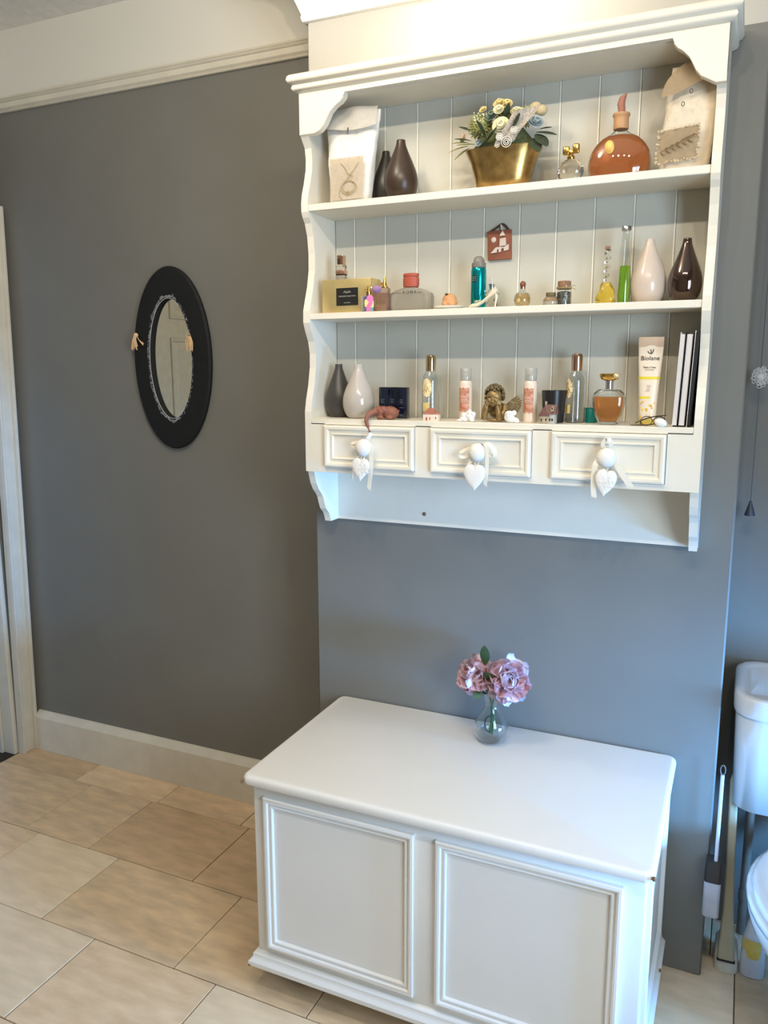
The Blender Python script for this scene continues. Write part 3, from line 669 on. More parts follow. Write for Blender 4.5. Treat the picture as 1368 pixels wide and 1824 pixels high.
pgreen = mat('pale_green_bloom', (158, 162, 106), .8, noise_amt=.15, scale=150); cream_f = mat('cream_petal', (228, 222, 184), .7, noise_amt=.05, scale=90, sss=.1); blue_f = mat('grey_blue_petal', (178, 190, 190), .7); leaf_l = mat('light_leaf', (168, 176, 120), .6, noise_amt=.15, scale=80); leaf_g = mat('grey_green_leaf', (88, 100, 78), .6, noise_amt=.15, scale=80)
pompom('chrysanthemum', (-.052, -.010, .094), (.028, .022, .026), 170, pgreen, 1, .009)
pompom('chrysanthemum', (.050, -.002, .104), (.024, .020, .020), 130, mat('olive_cream_bloom', (196, 190, 142), .8, noise_amt=.12, scale=150), 2, .008)
pompom('chrysanthemum', (-.002, .006, .112), (.018, .016, .018), 90, mat('olive_bloom', (120, 116, 74), .8, noise_amt=.12, scale=150), 5, .008)
b_ = B(); rr = random.Random(8)
for i in range(26): sphere(b_, (-.050+rr.uniform(-.012, .014), -.037+rr.uniform(-.003, .004), .100+rr.uniform(-.008, .016)), .0018, 1)
obj('seed_heads', b_, cream_f, fa, kind='stuff')
def rose(name, c, r, mt, seed, ax=(0, -1, .25)):
    q = Vector((0, 0, 1)).rotation_difference(Vector(ax).normalized()).to_matrix().to_4x4(); b_ = B(); rr = random.Random(seed)
    for k, (rad, hh, n, tilt) in enumerate(((.66, .42, 4, .25), (.84, .30, 5, .4), (1.0, .12, 6, .6))):
        for i in range(n):
            a0 = 2*PI*i/n+k*.9; g = []
            for u in range(7):
                a = a0+(u/6-.5)*2*PI/n*1.45
                row = []
                for v in range(5):
                    f = v/4; rd = r*rad*(.55+.45*f)+r*tilt*.20*f*f; row.append(b_.verts.new(q @ Vector((math.cos(a)*rd, math.sin(a)*rd, r*hh*f*(1-.25*abs(u/3-1)**2)-r*.25*k*.18))+Vector(c)))
                g.append(row)
            for u in range(6):
                for v in range(4): b_.faces.new((g[u][v], g[u+1][v], g[u+1][v+1], g[u][v+1]))
    sphere(b_, c, r*.5, 1)
    tube(b_, [q @ Vector((r*(.05+.125*a*.5)*math.cos(a), r*(.05+.125*a*.5)*math.sin(a), r*(.74-.055*a)))+Vector(c) for a in [k*.42 for k in range(26)]], [r*.13]*26, 6)
    return obj(name, b_, mt, fa, angle=70)
ycr = mat('yellow_cream_petal', (232, 214, 150), .7, noise_amt=.06)
rose('rose', (.006, -.048, .080), .0175, cream_f, 3); rose('rose', (-.006, -.022, .134), .013, ycr, 4, (0, -.8, .8)); rose('rose', (.010, -.020, .132), .012, ycr, 5, (.2, -.8, .6))
rose('rose', (.078, -.024, .086), .016, blue_f, 6, (.4, -.8, .5)); rose('rose', (-.020, -.032, .108), .014, mat('grey_green_petal', (112, 128, 112), .7, noise_amt=.1), 7, (-.2, -.9, .6)); rose('rose', (.034, -.026, .112), .012, cream_f, 8, (.1, -.8, .7)); rose('rose', (-.004, -.034, .118), .011, cream_f, 18, (.1, -.9, .4))
rose('rose', (-.040, -.034, .122), .008, ycr, 19, (-.2, -.8, .6)); rose('rose', (-.090, -.018, .072), .011, mat('blush_petal', (216, 196, 170), .7), 20, (-.7, -.7, .3)); rose('rose', (-.046, -.044, .050), .008, blue_f, 22, (-.1, -.9, .5))
b_ = B(); sphere(b_, (.086, -.006, .112), (.013, .011, .012), 2); sphere(b_, (.070, .002, .124), (.013, .010, .010), 2); obj('bud', b_, mat('beige_bud', (196, 178, 140), .7), fa)
rr = random.Random(21)
for mt, spots in ((leaf_g, [((.080, -.03, .062), (1, -.3, -.15), .052, .018), ((.080, -.03, .058), (.7, -.5, -.6), .048, .028), ((.074, -.03, .050), (.5, -.6, -.8), .042, .026), ((.084, -.02, .070), (1, -.2, .1), .030, .016), ((-.03, -.04, .060), (-.3, -.5, 1), .042, .024), ((-.020, -.045, .055), (-.8, -.5, .35), .048, .022), ((.012, -.03, .10), (.2, -.5, .8), .030, .022), ((-.03, -.044, .045), (.5, -.4, .6), .05, .024),
                             ((-.066, -.03, .060), (-.8, -.5, .2), .04, .024), ((.036, -.04, .06), (.2, -.5, .8), .045, .028), ((-.070, -.01, .085), (-.9, -.3, .5), .035, .02), ((.02, -.03, .085), (.9, -.3, .3), .045, .022)]),
                  (leaf_l, [((-.070, -.038, .048), (-1, -.4, -.15), .046, .014), ((-.070, -.036, .044), (-.9, -.5, -.6), .042, .012), ((-.076, -.02, .060), (-1, -.2, .15), .040, .016), ((-.05, -.04, .048), (-.9, -.5, .1), .046, .018), ((-.030, -.046, .046), (.35, -.4, .8), .040, .008), ((.012, -.03, .09), (.8, -.4, .6), .04, .012), ((-.03, -.044, .045), (.7, -.4, .7), .036, .012), ((-.085, -.02, .065), (-1, -.1, .5), .02, .012)])):
    for bse, d, L, w_ in spots:
        b_ = B(); leaf(b_, bse, d, L, w_, .15, (0, -.5, 1)); bmesh.ops.solidify(b_, geom=b_.faces[:], thickness=.0005); obj('leaf', b_, mt, fa)
b_ = B(); g = []
for j in range(9):
    row = []
    for i in range(9):
        u, v = i/8, j/8; w_ = 1-.25*v; x = .034+(.062*u-.048*v)*w_+.004*math.sin(v*5); z = .100-.064*v+.010*u-.006*math.sin(u*9)*v; row.append(b_.verts.new((x, -.056-.004*math.sin(u*6+v*4)-.003*v, z)))
    g.append(row)
for j in range(8):
    for i in range(8): b_.faces.new((g[j][i], g[j][i+1], g[j+1][i+1], g[j+1][i]))
bmesh.ops.solidify(b_, geom=b_.faces[:], thickness=.0006); obj('lace_ribbon', b_, mat('grey_lace', (214, 206, 196), .8, noise_amt=.3, scale=260, bump=.5), fa)
b_ = B()
for cx, cz, r_ in ((.024, .040, .011), (.008, .052, .007), (.040, .062, .007)):
    for s_ in (1, .6, .3): tube(b_, [(cx+r_*s_*math.cos(a*PI/8), -.0645, cz+r_*s_*math.sin(a*PI/8)) for a in range(17)], .0009, 5)
obj('lace_rosette', b_, mat('white_lace_cord', (228, 222, 212), .8), fa)

# ---- crystal scent bottle with gold bow cap
t = thing('scent_bottle', 'round cut-crystal scent bottle with a gold bow stopper on the top shelf', 'bottle', (.702, -.095, S1))
b_ = B(); bmesh.ops.create_icosphere(b_, subdivisions=3, radius=1, matrix=Matrix.Translation((0, 0, .0262)) @ Matrix.Diagonal((.0285, .018, .0262, 1)))
for v in b_.verts: v.co.z = max(v.co.z, 0)
obj('crystal_body', b_, mat('cut_crystal', (250, 246, 236), .0, trans=1, ior=1.5, noise_amt=0), t, smooth=False)
b_ = B(); lathe(b_, [(.0075, .05), (.0082, .052), (.0082, .056), (.0055, .058), (.004, .066)], 20); obj('collar', b_, gold, t)
b_ = B(); box(b_, -.018, -.003, -.005, .005, .060, .078, .0035, 3); box(b_, .003, .018, -.005, .005, .062, .082, .0035, 3); box(b_, -.004, .004, -.0065, .0065, .058, .070, .002); obj('bow_stopper', b_, gold, t)

# ---- big orange flask
t = thing('orange_flask', 'large round flask of orange liquid with clay neck and stopper on the top shelf', 'bottle', (.803, -.085, S1), (0, 0, R(6)))
fp = [(.030, 0), (.056, .0015), (.0640, .018), (.0655, .034), (.062, .052), (.052, .070), (.038, .084), (.022, .0925), (.0150, .098), (.0140, .108)]
obj('glass_body', lathe(B(), hollow(fp, .0018), 48, sy=.42, smooth_it=1), glass, t)
lq = [(max(r-.0024, .002), z+.002) for r, z in fp if z < .09]+[(.020, .0905)]
orange = mat('orange_liquid', (255, 160, 96), .03, trans=.72, ior=1.36, noise_amt=.05)
obj('liquid', lathe(B(), lq, 44, sy=.405, smooth_it=1), orange, t)
b_ = B(); rings = [[(-.020+.0095*s_*math.cos(a*PI/12), -.0272+.0014*k, .062+.0135*s_*math.sin(a*PI/12)) for a in range(24)] for k, s_ in ((0, 1), (-.6, 1), (-1, .9))]; loft(b_, rings); obj('gold_seal', b_, mat('pale_gold_seal', (206, 168, 90), .4, metal=.3), t)
b_ = B(); lathe(b_, [(.0150, .102), (.0160, .103), (.0155, .118), (.0160, .125), (.0178, .128), (.0178, .133), (.012, .135)], 24, smooth_it=1); obj('neck_sleeve', b_, mat('tan_neck_clay', (188, 142, 100), .5, noise_amt=.12), t)
b_ = B(); tube(b_, [(0, 0, .132), (0, 0, .140), (-.0015, 0, .152), (.001, 0, .163), (.006, 0, .1685), (.0085, 0, .174)], [.0095, .0092, .0098, .0085, .0045, .0012], 14, .8); obj('stopper', jitter(b_, .001, 90), mat('pink_clay', (166, 112, 94), .75, noise_amt=.1, bump=.2), t)

# ================================================================== SHELF 2
t = thing('gift_box', 'gold card gift box with a black label on the middle shelf', 'box', (.168, -.098, S2), (0, 0, R(-2)))
obj('box_body', box(B(), -.068, .068, -.028, .028, 0, .0815, .0012), mat('satin_gold_card', (206, 184, 126), .32, metal=.5, noise_amt=.06), t, angle=30)
obj('label', box(B(), -.027, .034, -.0288, -.0281, .018, .060), mat('black_label', (36, 36, 34), .4), t, smooth=False)
lt = mat('silver_ink', (176, 172, 158), .5)
text('THE HOME COLLECTION', .0042, (.0035, -.0291, .040), t, lt); text('EAU DE PARFUM', .0024, (.0035, -.0291, .0245), t, lt)
b_ = B()
for s_ in (-1, 1):
    for k in range(3): tube(b_, curve([(.0035, -.0291, .048), (.0035+s_*(.004+k*.002), -.0291, .053-k*.002), (.0035+s_*(.009+.001*k), -.0291, .051-k*.0012)], 4), .00035, 4)
obj('emblem', b_, lt, t)
bx = .138
t = thing('small_perfume', 'small rose-gold topped perfume bottle standing on the gold gift box', 'bottle', (bx, -.092, S2+.0822))
obj('glass_body', box(B(), -.012, .012, -.009, .009, 0, .0125, .002), mat('grey_glass', (196, 190, 178), .08, trans=.7, noise_amt=0), t)
obj('band', box(B(), -.0118, .0118, -.0088, .0088, .0126, .0145, .0003), black_s, t)
obj('shoulder', box(B(), -.013, .013, -.0095, .0095, .0146, .0245, .002), mat('peach_rose_metal', (214, 168, 138), .2, metal=.8), t)
obj('crystal_collar', lathe(B(), [(.010, .0247), (.0135, .028), (.0135, .034), (.010, .038)], 10), mat('cut_crystal', (250, 246, 236)), t, smooth=False)
obj('cap', box(B(), -.0085, .0085, -.0085, .0085, .0382, .0605, .0015), rosegold, t)
# floral atomizer
t = thing('perfume_atomizer', 'little floral painted atomizer bottle with a mauve squeeze bulb, in front of the gold box', 'bottle', (.236, -.1405, S2))
mo = bpy.data.materials.new('floral_mosaic'); mo.use_nodes = True; nt = mo.node_tree; vo = nt.nodes.new('ShaderNodeTexVoronoi'); vo.inputs['Scale'].default_value = 75; cr = nt.nodes.new('ShaderNodeValToRGB'); cr.color_ramp.interpolation = 'CONSTANT'
tcn = nt.nodes.new('ShaderNodeTexCoord'); nt.links.new(tcn.outputs['Object'], vo.inputs['Vector']); sp = nt.nodes.new('ShaderNodeSeparateColor'); nt.links.new(vo.outputs['Color'], sp.inputs[0]); nt.links.new(sp.outputs[0], cr.inputs[0])
cols = [(112, 160, 164), (226, 122, 170), (84, 84, 150), (226, 214, 150), (236, 232, 226), (160, 196, 190)]
for i, c in enumerate(cols):
    e_ = cr.color_ramp.elements[i] if i < 2 else cr.color_ramp.elements.new(i/6)
    e_.position = i/6; e_.color = (*lin(c), 1)
nt.links.new(cr.outputs[0], nt.nodes['Principled BSDF'].inputs['Base Color']); nt.nodes['Principled BSDF'].inputs['Roughness'].default_value = .2
obj('painted_body', lathe(B(), [(.0105, 0), (.012, .001), (.0135, .020), (.012, .034), (.007, .039), (.005, .0395)], 6, sy=.7), mo, t, angle=20)
b_ = B(); box(b_, -.0195, -.0145, -.006, .006, 0, .036, .001); obj('glass_edge', b_, mat('frosted_glass', (226, 224, 214)), t)
b_ = B(); lathe(b_, [(.006, .0395), (.0062, .047), (.003, .049), (.003, .058), (.0012, .060), (.0012, .064)], 16); tube(b_, [(0, 0, .053), (.007, 0, .056)], .0012, 8); tube(b_, [(-.010, 0, .052), (0, 0, .053)], .0012, 8); obj('gold_pump', b_, gold, t)
b_ = B(); sphere(b_, (.0075, 0, .0555), .0026, 2); obj('pearl', b_, white_c, t)
b_ = B(); sphere(b_, (.0205, .001, .0515), (.0125, .0095, .0095), 3); obj('squeeze_bulb', b_, mat('mauve_bulb', (146, 110, 150), .7, noise_amt=.1, scale=150, sheen=.3), t)
# square glass perfume with gold cone sprayer
t = thing('square_perfume', 'square clear perfume bottle with a pointed gold sprayer, left of the red-capped bottle', 'bottle', (.2545, -.105, S2))
obj('glass_body', box(B(), -.0205, .0205, -.010, .010, 0, .058, .003), mat('peach_glass', (232, 212, 196), .04, trans=.9, noise_amt=0), t)
obj('liquid', box(B(), -.0180, .0180, -.0075, .0075, .004, .046, .002), mat('peach_liquid', (226, 190, 166), .05, trans=.8, ior=1.35, noise_amt=0), t)
b_ = B(); lathe(b_, [(.009, .058), (.009, .0605), (.0055, .062), (.0035, .074), (.0018, .083), (.0012, .084)], 18, .008, 0); tube(b_, [(-.003, 0, .070), (.006, 0, .070)], .0018, 8); tube(b_, [(-.003, 0, .066), (.006, 0, .066)], .0018, 8); obj('gold_sprayer', b_, gold, t)
text('Chloe', .011, (-.001, -.0104, .0225), t, mat('brown_print', (140, 116, 92), .6))
# big flat bottle
t = thing('flat_perfume', 'wide frosted perfume bottle with a brick red cap on the middle shelf', 'bottle', (.321, -.078, S2))
ol = [(-.054, 0), (.054, 0), (.055, .036), (.052, .044), (.034, .053), (.014, .058), (-.014, .058), (-.034, .053), (-.052, .044), (-.055, .036)]
obj('glass_body', prism(B(), ol, -.014, .014, .003), mat('smoky_frost', (206, 200, 186), .22, trans=.72, ior=1.4, noise_amt=.02), t)
obj('liquid', prism(B(), [(-.038, .006), (.038, .006), (.034, .044), (-.034, .044)], -.009, .009, .002), mat('pale_liquid', (228, 222, 206), .3, trans=.4), t)
obj('cap', lathe(B(), [(.017, .0585), (.0195, .060), (.0205, .064), (.0205, .081), (.0185, .0825), (.0185, .0835), (.0203, .085), (.0203, .090), (.018, .0915)], 28, sy=.7), mat('brick_red_cap', (172, 84, 66), .5, noise_amt=.04), t)
text('R O M A', .0098, (.002, -.0146, .046), t, mat('dark_print', (70, 66, 58), .6))
b_ = B(); box(b_, -.046, -.020, -.0146, -.0141, .0448, .0458); box(b_, .024, .034, -.0146, -.0141, .0445, .0458); obj('printed_line', b_, mat('dark_print', (70, 66, 58)), t, smooth=False)
# plate and peach
t = thing('saucer', 'small white saucer on the middle shelf', 'plate', (.427, -.098, S2))
obj('dish', lathe(B(), [(.016, 0), (.018, .001), (.034, .0055), (.038, .0075), (.0375, .0085), (.032, .0068), (.016, .004)], 36, sy=.9), white_c, t)
t = thing('peach_figure', 'peach coloured round face ornament lying on the white saucer', 'ornament', (.428, -.098, S2+.0045))
blob('peach_head', [('s', (0, 0, .018), (.0178, .016, .0165)), ('s', (-.006, -.005, .010), (.012, .012, .010)), ('s', (.008, -.006, .010), (.0115, .012, .010)), ('s', (.0, -.014, .014), (.003, .003, .003)), ('s', (.018, 0, .014), (.003, .003, .004))], mat('peach_skin', (206, 152, 104), .55, noise_amt=.06, sss=.1), t, .0009)
b_ = B(); sphere(b_, (-.004, -.011, .0315), (.0045, .003, .0025), 2); obj('dark_tuft', b_, mat('brown_tuft', (92, 62, 44), .8), t)
# teal aerosol can
t = thing('spray_can', 'metallic turquoise spray can with a grey domed nozzle on the middle shelf', 'can', (.493, -.080, S2))
obj('can_body', lathe(B(), [(.0165, 0), (.0178, .002), (.0178, .088), (.0172, .092), (.0158, .095)], 32), mat('turquoise_metal', (10, 148, 152), .2, metal=.75, noise_amt=.03), t)
obj('nozzle', lathe(B(), [(.0162, .0952), (.0168, .096), (.0168, .106), (.0135, .108), (.0132, .111), (.0105, .118), (.006, .1215), (.001, .1225)], 28), mat('grey_plastic', (128, 122, 112), .4), t)
b_ = B(); rings = [[(r_*math.sin(a), -r_*math.cos(a), z) for a in (R(-38), R(-30), R(-22), R(-14), R(-6), R(2))] for r_, z in ((.0181, .062), (.0181, .078))]
vs = [[b_.verts.new(p) for p in r_] for r_ in rings]
for i in range(5): b_.faces.new((vs[0][i], vs[0][i+1], vs[1][i+1], vs[1][i]))
obj('dark_label', b_, mat('brown_black_label', (40, 48, 46), .5), t)
b_ = B()
for i in range(3):
    for j in range(3): a = R(-32+i*13); sphere(b_, (.0183*math.sin(a), -.0183*math.cos(a), .066+j*.004), .0009, 1)
obj('label_dots', b_, mat('label_dots', (150, 190, 180), .5), t, kind='stuff')
# star/angular glass bottle
t = thing('star_bottle', 'angular clear glass scent bottle behind the china shoe', 'bottle', (.5245, -.076, S2))
b_ = B(); pts = [(-.010, 0), (.010, 0), (.013, .012), (.006, .020), (.017, .036), (.008, .040), (.004, .046), (-.004, .046), (-.008, .040), (-.017, .036), (-.006, .020), (-.013, .012)]
prism(b_, pts, -.007, .007, .0015); obj('glass_body', b_, mat('cut_crystal', (250, 246, 236)), t, smooth=False)
obj('silver_collar', lathe(B(), [(.006, .0465), (.006, .052), (.007, .0525), (.0068, .058), (.002, .0585)], 14), silver, t)
b_ = B(); tube(b_, [(0, 0, .0585), (-.001, 0, .072)], [.0014, .0004], 6); obj('tip', b_, glass, t)
# china shoe
t = thing('china_shoe', 'miniature cream high-heeled china shoe on the middle shelf', 'ornament', (.523, -.1225, S2))
shoe_m = mat('cream_china', (226, 214, 190), .22, coat=.5, noise_amt=.05)
b_ = B(); path = [(-.038, 0, .0035), (-.030, 0, .006), (-.018, 0, .0075), (-.006, 0, .014), (.008, 0, .025), (.020, 0, .036), (.028, 0, .040)]
rings = []
for i, (x, y, z) in enumerate(path):
    w_ = (.003, .0075, .0085, .007, .006, .0062, .0055)[i]; h_ = (.0030, .0055, .0045, .0028, .0030, .0065, .0075)[i]
    rings.append([(x-.55*h_*math.sin(a*PI/8)*(i > 2), w_*math.cos(a*PI/8), max(.0004, z+h_*math.sin(a*PI/8))) for a in range(16)])
loft(b_, rings); obj('upper', b_, shoe_m, t)
b_ = B(); tube(b_, [(.027, 0, .036), (.0265, 0, .022), (.0245, 0, .008), (.0245, 0, 0)], [.0050, .0030, .0018, .0022], 10); obj('heel', b_, shoe_m, t)
b_ = B(); sphere(b_, (-.020, -.002, .0145), (.006, .004, .004), 2); sphere(b_, (-.012, -.002, .0155), (.005, .003, .004), 2); sphere(b_, (.031, -.003, .034), (.004, .003, .005), 2); obj('bow', b_, mat('sage_bow', (160, 160, 136), .4), t)
b_ = B()
for i in range(5): sphere(b_, (-.008+.008*i, -.0068, .014+.0068*i), .0009, 1)
obj('dots', b_, silver, t, kind='stuff')
# round amber glass bottle with wooden ball
t = thing('ball_bottle', 'round clear bottle of pale amber liquid with a wooden ball stopper', 'bottle', (.6045, -.100, S2))
bp = [(.008, 0), (.013, .001), (.0185, .010), (.0192, .019), (.0165, .029), (.009, .0355), (.0055, .039), (.0055, .044)]
obj('glass_body', lathe(B(), hollow(bp, .001), 32, smooth_it=1), glass, t)
obj('liquid', lathe(B(), [(max(.001, r-.0013), z+.0012) for r, z in bp[:5]], 28, smooth_it=1), mat('pale_amber_liquid', (236, 206, 150), .03, trans=.9, ior=1.35, noise_amt=0), t)
obj('collar', lathe(B(), [(.0062, .041), (.0064, .0425), (.0064, .046), (.005, .047)], 16), rosegold, t)
b_ = B(); sphere(b_, (0, 0, .0515), .0070, 3); obj('ball_stopper', b_, mat('walnut_ball', (134, 82, 58), .4, noise_amt=.1), t)
# little jar
t = thing('small_jar', 'tiny squat jar with an olive lid, left of the corked jar', 'jar', (.670, -.104, S2))
jp = [(.012, 0), (.0165, .001), (.0175, .008), (.0165, .016), (.0125, .021), (.0110, .0225)]
obj('glass_body', lathe(B(), hollow(jp, .0009), 28, smooth_it=1), glass, t)
obj('powder_layer', lathe(B(), [(.011, .0012), (.0155, .002), (.0163, .009), (.0160, .0105)], 26), mat('white_powder', (224, 214, 196), .9, noise_amt=.15, scale=300), t)
obj('cream_layer', lathe(B(), [(.0160, .0107), (.0155, .015), (.0115, .020)], 26), mat('tan_sand', (198, 160, 118), .9, noise_amt=.15, scale=300), t)
obj('lid', lathe(B(), [(.0108, .0227), (.0112, .023), (.0112, .0292), (.0105, .0298)], 24), mat('olive_lid', (110, 94, 58), .5), t)
# corked jar with twine
t = thing('cork_jar', 'cylindrical glass jar of dark contents with a cork and twine bow', 'jar', (.697, -.092, S2))
jp = [(.013, 0), (.0165, .001), (.0168, .030), (.0150, .036), (.0150, .040), (.0165, .0415), (.0165, .0435)]
obj('glass_body', lathe(B(), hollow(jp, .001), 30), glass, t)
obj('contents', jitter(lathe(B(), [(.014, .002), (.0152, .003), (.0153, .022), (.0152, .030), (.010, .032)], 24, cap0=True), .0009, 300), mat('silver_black_bits', (60, 54, 48), .25, metal=.6, noise_amt=.9, scale=220, bump=.6, col2=(190, 184, 176)), t)
obj('cork', lathe(B(), [(.0135, .041), (.0145, .0475), (.0145, .0540), (.0135, .0547)], 24), mat('cork', (150, 112, 84), .85, noise_amt=.2, scale=200), t)
b_ = B(); tube(b_, [(.0158*math.cos(a*PI/9), .0158*math.sin(a*PI/9), .0385) for a in range(19)], .0011, 6)
tube(b_, [(.0165*math.cos(a*PI/9), .0165*math.sin(a*PI/9), .0405) for a in range(19)], .0010, 6)
tube(b_, curve([(.008, -.016, .039), (.018, -.018, .043), (.028, -.018, .042)], 4), .0007, 5); tube(b_, curve([(.008, -.016, .039), (.020, -.018, .038), (.029, -.018, .034)], 4), .0007, 5); obj('twine', b_, mat('jute_twine', (164, 140, 98), .9), t)
# yellow twisted-neck bottle
t = thing('twisted_bottle', 'slender yellow bottle with a twisted glass neck and cork', 'bottle', (.788, -.090, S2))
b_ = B(); rings = []
for i in range(22):
    z = .048*i/21; s_ = .0205*(1-(z/.062)**2.2)+.0005; rings.append([((s_*(1+.10*math.cos(3*(a_*2*PI/30+z*60))))*math.cos(a_*2*PI/30), (s_*(1+.10*math.cos(3*(a_*2*PI/30+z*60))))*.75*math.sin(a_*2*PI/30), z) for a_ in range(30)])
loft(b_, rings); obj('yellow_body', b_, mat('yellow_liquid_glass', (250, 222, 96), .03, trans=.8, ior=1.4, noise_amt=.04), t)
b_ = B(); rings = []
for i in range(50):
    z = .0485+.068*i/49; c = .0028*math.sin(z*330); s_ = .0046*(1+.28*math.sin(z*330+1)); rings.append([(c+s_*math.cos(a_*PI/6), .0028*math.cos(z*330)+s_*math.sin(a_*PI/6), z) for a_ in range(12)])
loft(b_, rings); obj('twisted_neck', b_, glass, t)
obj('cork', lathe(B(), [(.0042, .1165), (.0055, .118), (.0055, .1235), (.0045, .124)], 14), mat('cork', (150, 112, 84)), t)
# tall green bottle
t = thing('green_bottle', 'tall narrow clear bottle two thirds full of bright green liquid', 'bottle', (.8255, -.088, S2))
gp = [(.0125, 0), (.0140, .001), (.0138, .05), (.0120, .085), (.0090, .125), (.0076, .150), (.0080, .153)]
obj('glass_body', lathe(B(), hollow(gp, .0011), 28), glass, t)
obj('green_liquid', lathe(B(), [(.0110, .003), (.0126, .004), (.0124, .05), (.0108, .0805)], 28), mat('lime_liquid', (164, 214, 52), .03, trans=.5, ior=1.35, noise_amt=.02), t)
obj('screw_cap', lathe(B(), [(.0092, .1535), (.0102, .154), (.0102, .162), (.0096, .163)], 24), silver, t)
# clay plaque on the planks
t = thing('clay_plaque', 'terracotta plaque with a white relief tower and moon hanging on the planks', 'plaque', (.525, -.0125, 1.762), (0, R(-1.5), 0))
pk = B(); box(pk, -.029, .029, -.008, -.0005, 0, .068, .002); obj('slab', jitter(pk, .0008, 60), terra, t)
wc = mat('white_clay', (226, 208, 192), .8, noise_amt=.05)
b_ = B(); tube(b_, curve([(-.022, -.004, .067), (-.004, -.003, .077), (.006, -.003, .082), (.014, -.003, .077), (.022, -.004, .067)], 4), .0024, 7); obj('hanger', b_, mat('dark_clay', (78, 58, 44), .8), t)
b_ = B(); tube(b_, [(.005, -.005, .066), (.003, -.005, .081)], .0016, 6); obj('hook', b_, wc, t)
b_ = B(); sphere(b_, (-.014, -.0085, .047), (.0065, .0022, .0065), 2); obj('moon', b_, wc, t)
b_ = B(); prism(b_, [(.001, .054), (.015, .054), (.013, .058), (.0085, .066), (.0035, .058)], -.012, -.008); prism(b_, [(.0005, .030), (.017, .031), (.0158, .049), (.0015, .048)], -.013, -.008, .001); obj('tower', b_, wc, t)
b_ = B(); prism(b_, [(-.021, .016), (-.006, .017), (-.005, .024), (-.001, .024), (-.001, .017), (.004, .018), (.005, .025), (.011, .026), (.012, .019), (.023, .021), (.023, .034), (.012, .028), (.002, .029), (-.008, .029), (-.014, .023)], -.012, -.008); obj('castle_wall', b_, wc, t)

# ================================================================== SHELF 3
navy = mat('navy_gloss_box', (16, 22, 38), .15, noise_amt=.1, coat=.5)
for i, (x, y_, la) in enumerate(((.2435, -.062, 'navy blue slim box, leftmost of three in a row behind the clay elephant'), (.269, -.056, 'navy blue slim box, middle one of three behind the clay elephant'), (.299, -.072, 'navy blue slim box, rightmost of three, its lower print showing'))):
    t = thing('slim_box', la, 'box', (x, y_, S3), (0, 0, R((3, -4, 2)[i])), 'navy boxes on the bottom shelf')
    obj('carton', box(B(), -.0125, .0125, -.0115, .0115, 0, .078, .0014), navy, t)
    pr_ = mat('silver_print', (128, 134, 146), .5)
    b_ = B()
    for k, (z, a, c) in enumerate(((.047, -.006, .003), (.043, -.007, .002), (.039, -.006, .003), (.027, -.006, .006), (.010, -.007, .004), (.007, -.007, .006))): box(b_, a, c, -.0119, -.0116, z, z+.0006)
    obj('print', b_, pr_, t, smooth=False)
# clay elephant lying with its trunk over the edge
clay = mat('red_brown_clay', (138, 86, 68), .6, noise_amt=.12, scale=70, bump=.3)
t = thing('clay_elephant', 'red-brown clay elephant lying with its trunk hanging over the shelf edge', 'ornament', (.268, -.128, S3))
blob('elephant_body', [('s', (.016, .004, .0165), (.024, .016, .0165)), ('s', (-.008, -.004, .019), (.015, .013, .0145)), ('s', (.004, -.006, .0235), (.012, .011, .010)), ('s', (-.002, -.014, .006), (.009, .006, .006)), ('s', (.020, -.009, .005), (.010, .007, .005)),
     ('t', curve([(-.012, -.010, .020), (-.020, -.019, .018), (-.027, -.031, .010), (-.029, -.037, -.001), (-.025, -.037, -.014), (-.021, -.036, -.024), (-.0195, -.0355, -.032)]), [.0085-.0068*i/36 for i in range(37)]), ('t', [(.038, .002, .016), (.043, .0, .024)], [.003, .0015])], clay, t, .0011, 2)
b_ = B(); sphere(b_, (-.002, -.0165, .018), (.0085, .002, .010), 2); obj('ear', jitter(b_, .002, 120), clay, t)
b_ = B()
for k in range(6): tube(b_, [(-.018+.003*k, -.0150-.0015*(k % 2), .026-.002*(k % 3)), (-.015+.003*k, -.0165, .020-.002*k*.5), (-.012+.003*k, -.016, .016)], .001, 5)
obj('wrinkle', b_, mat('dark_clay_fold', (104, 62, 48), .7), t, kind='stuff')
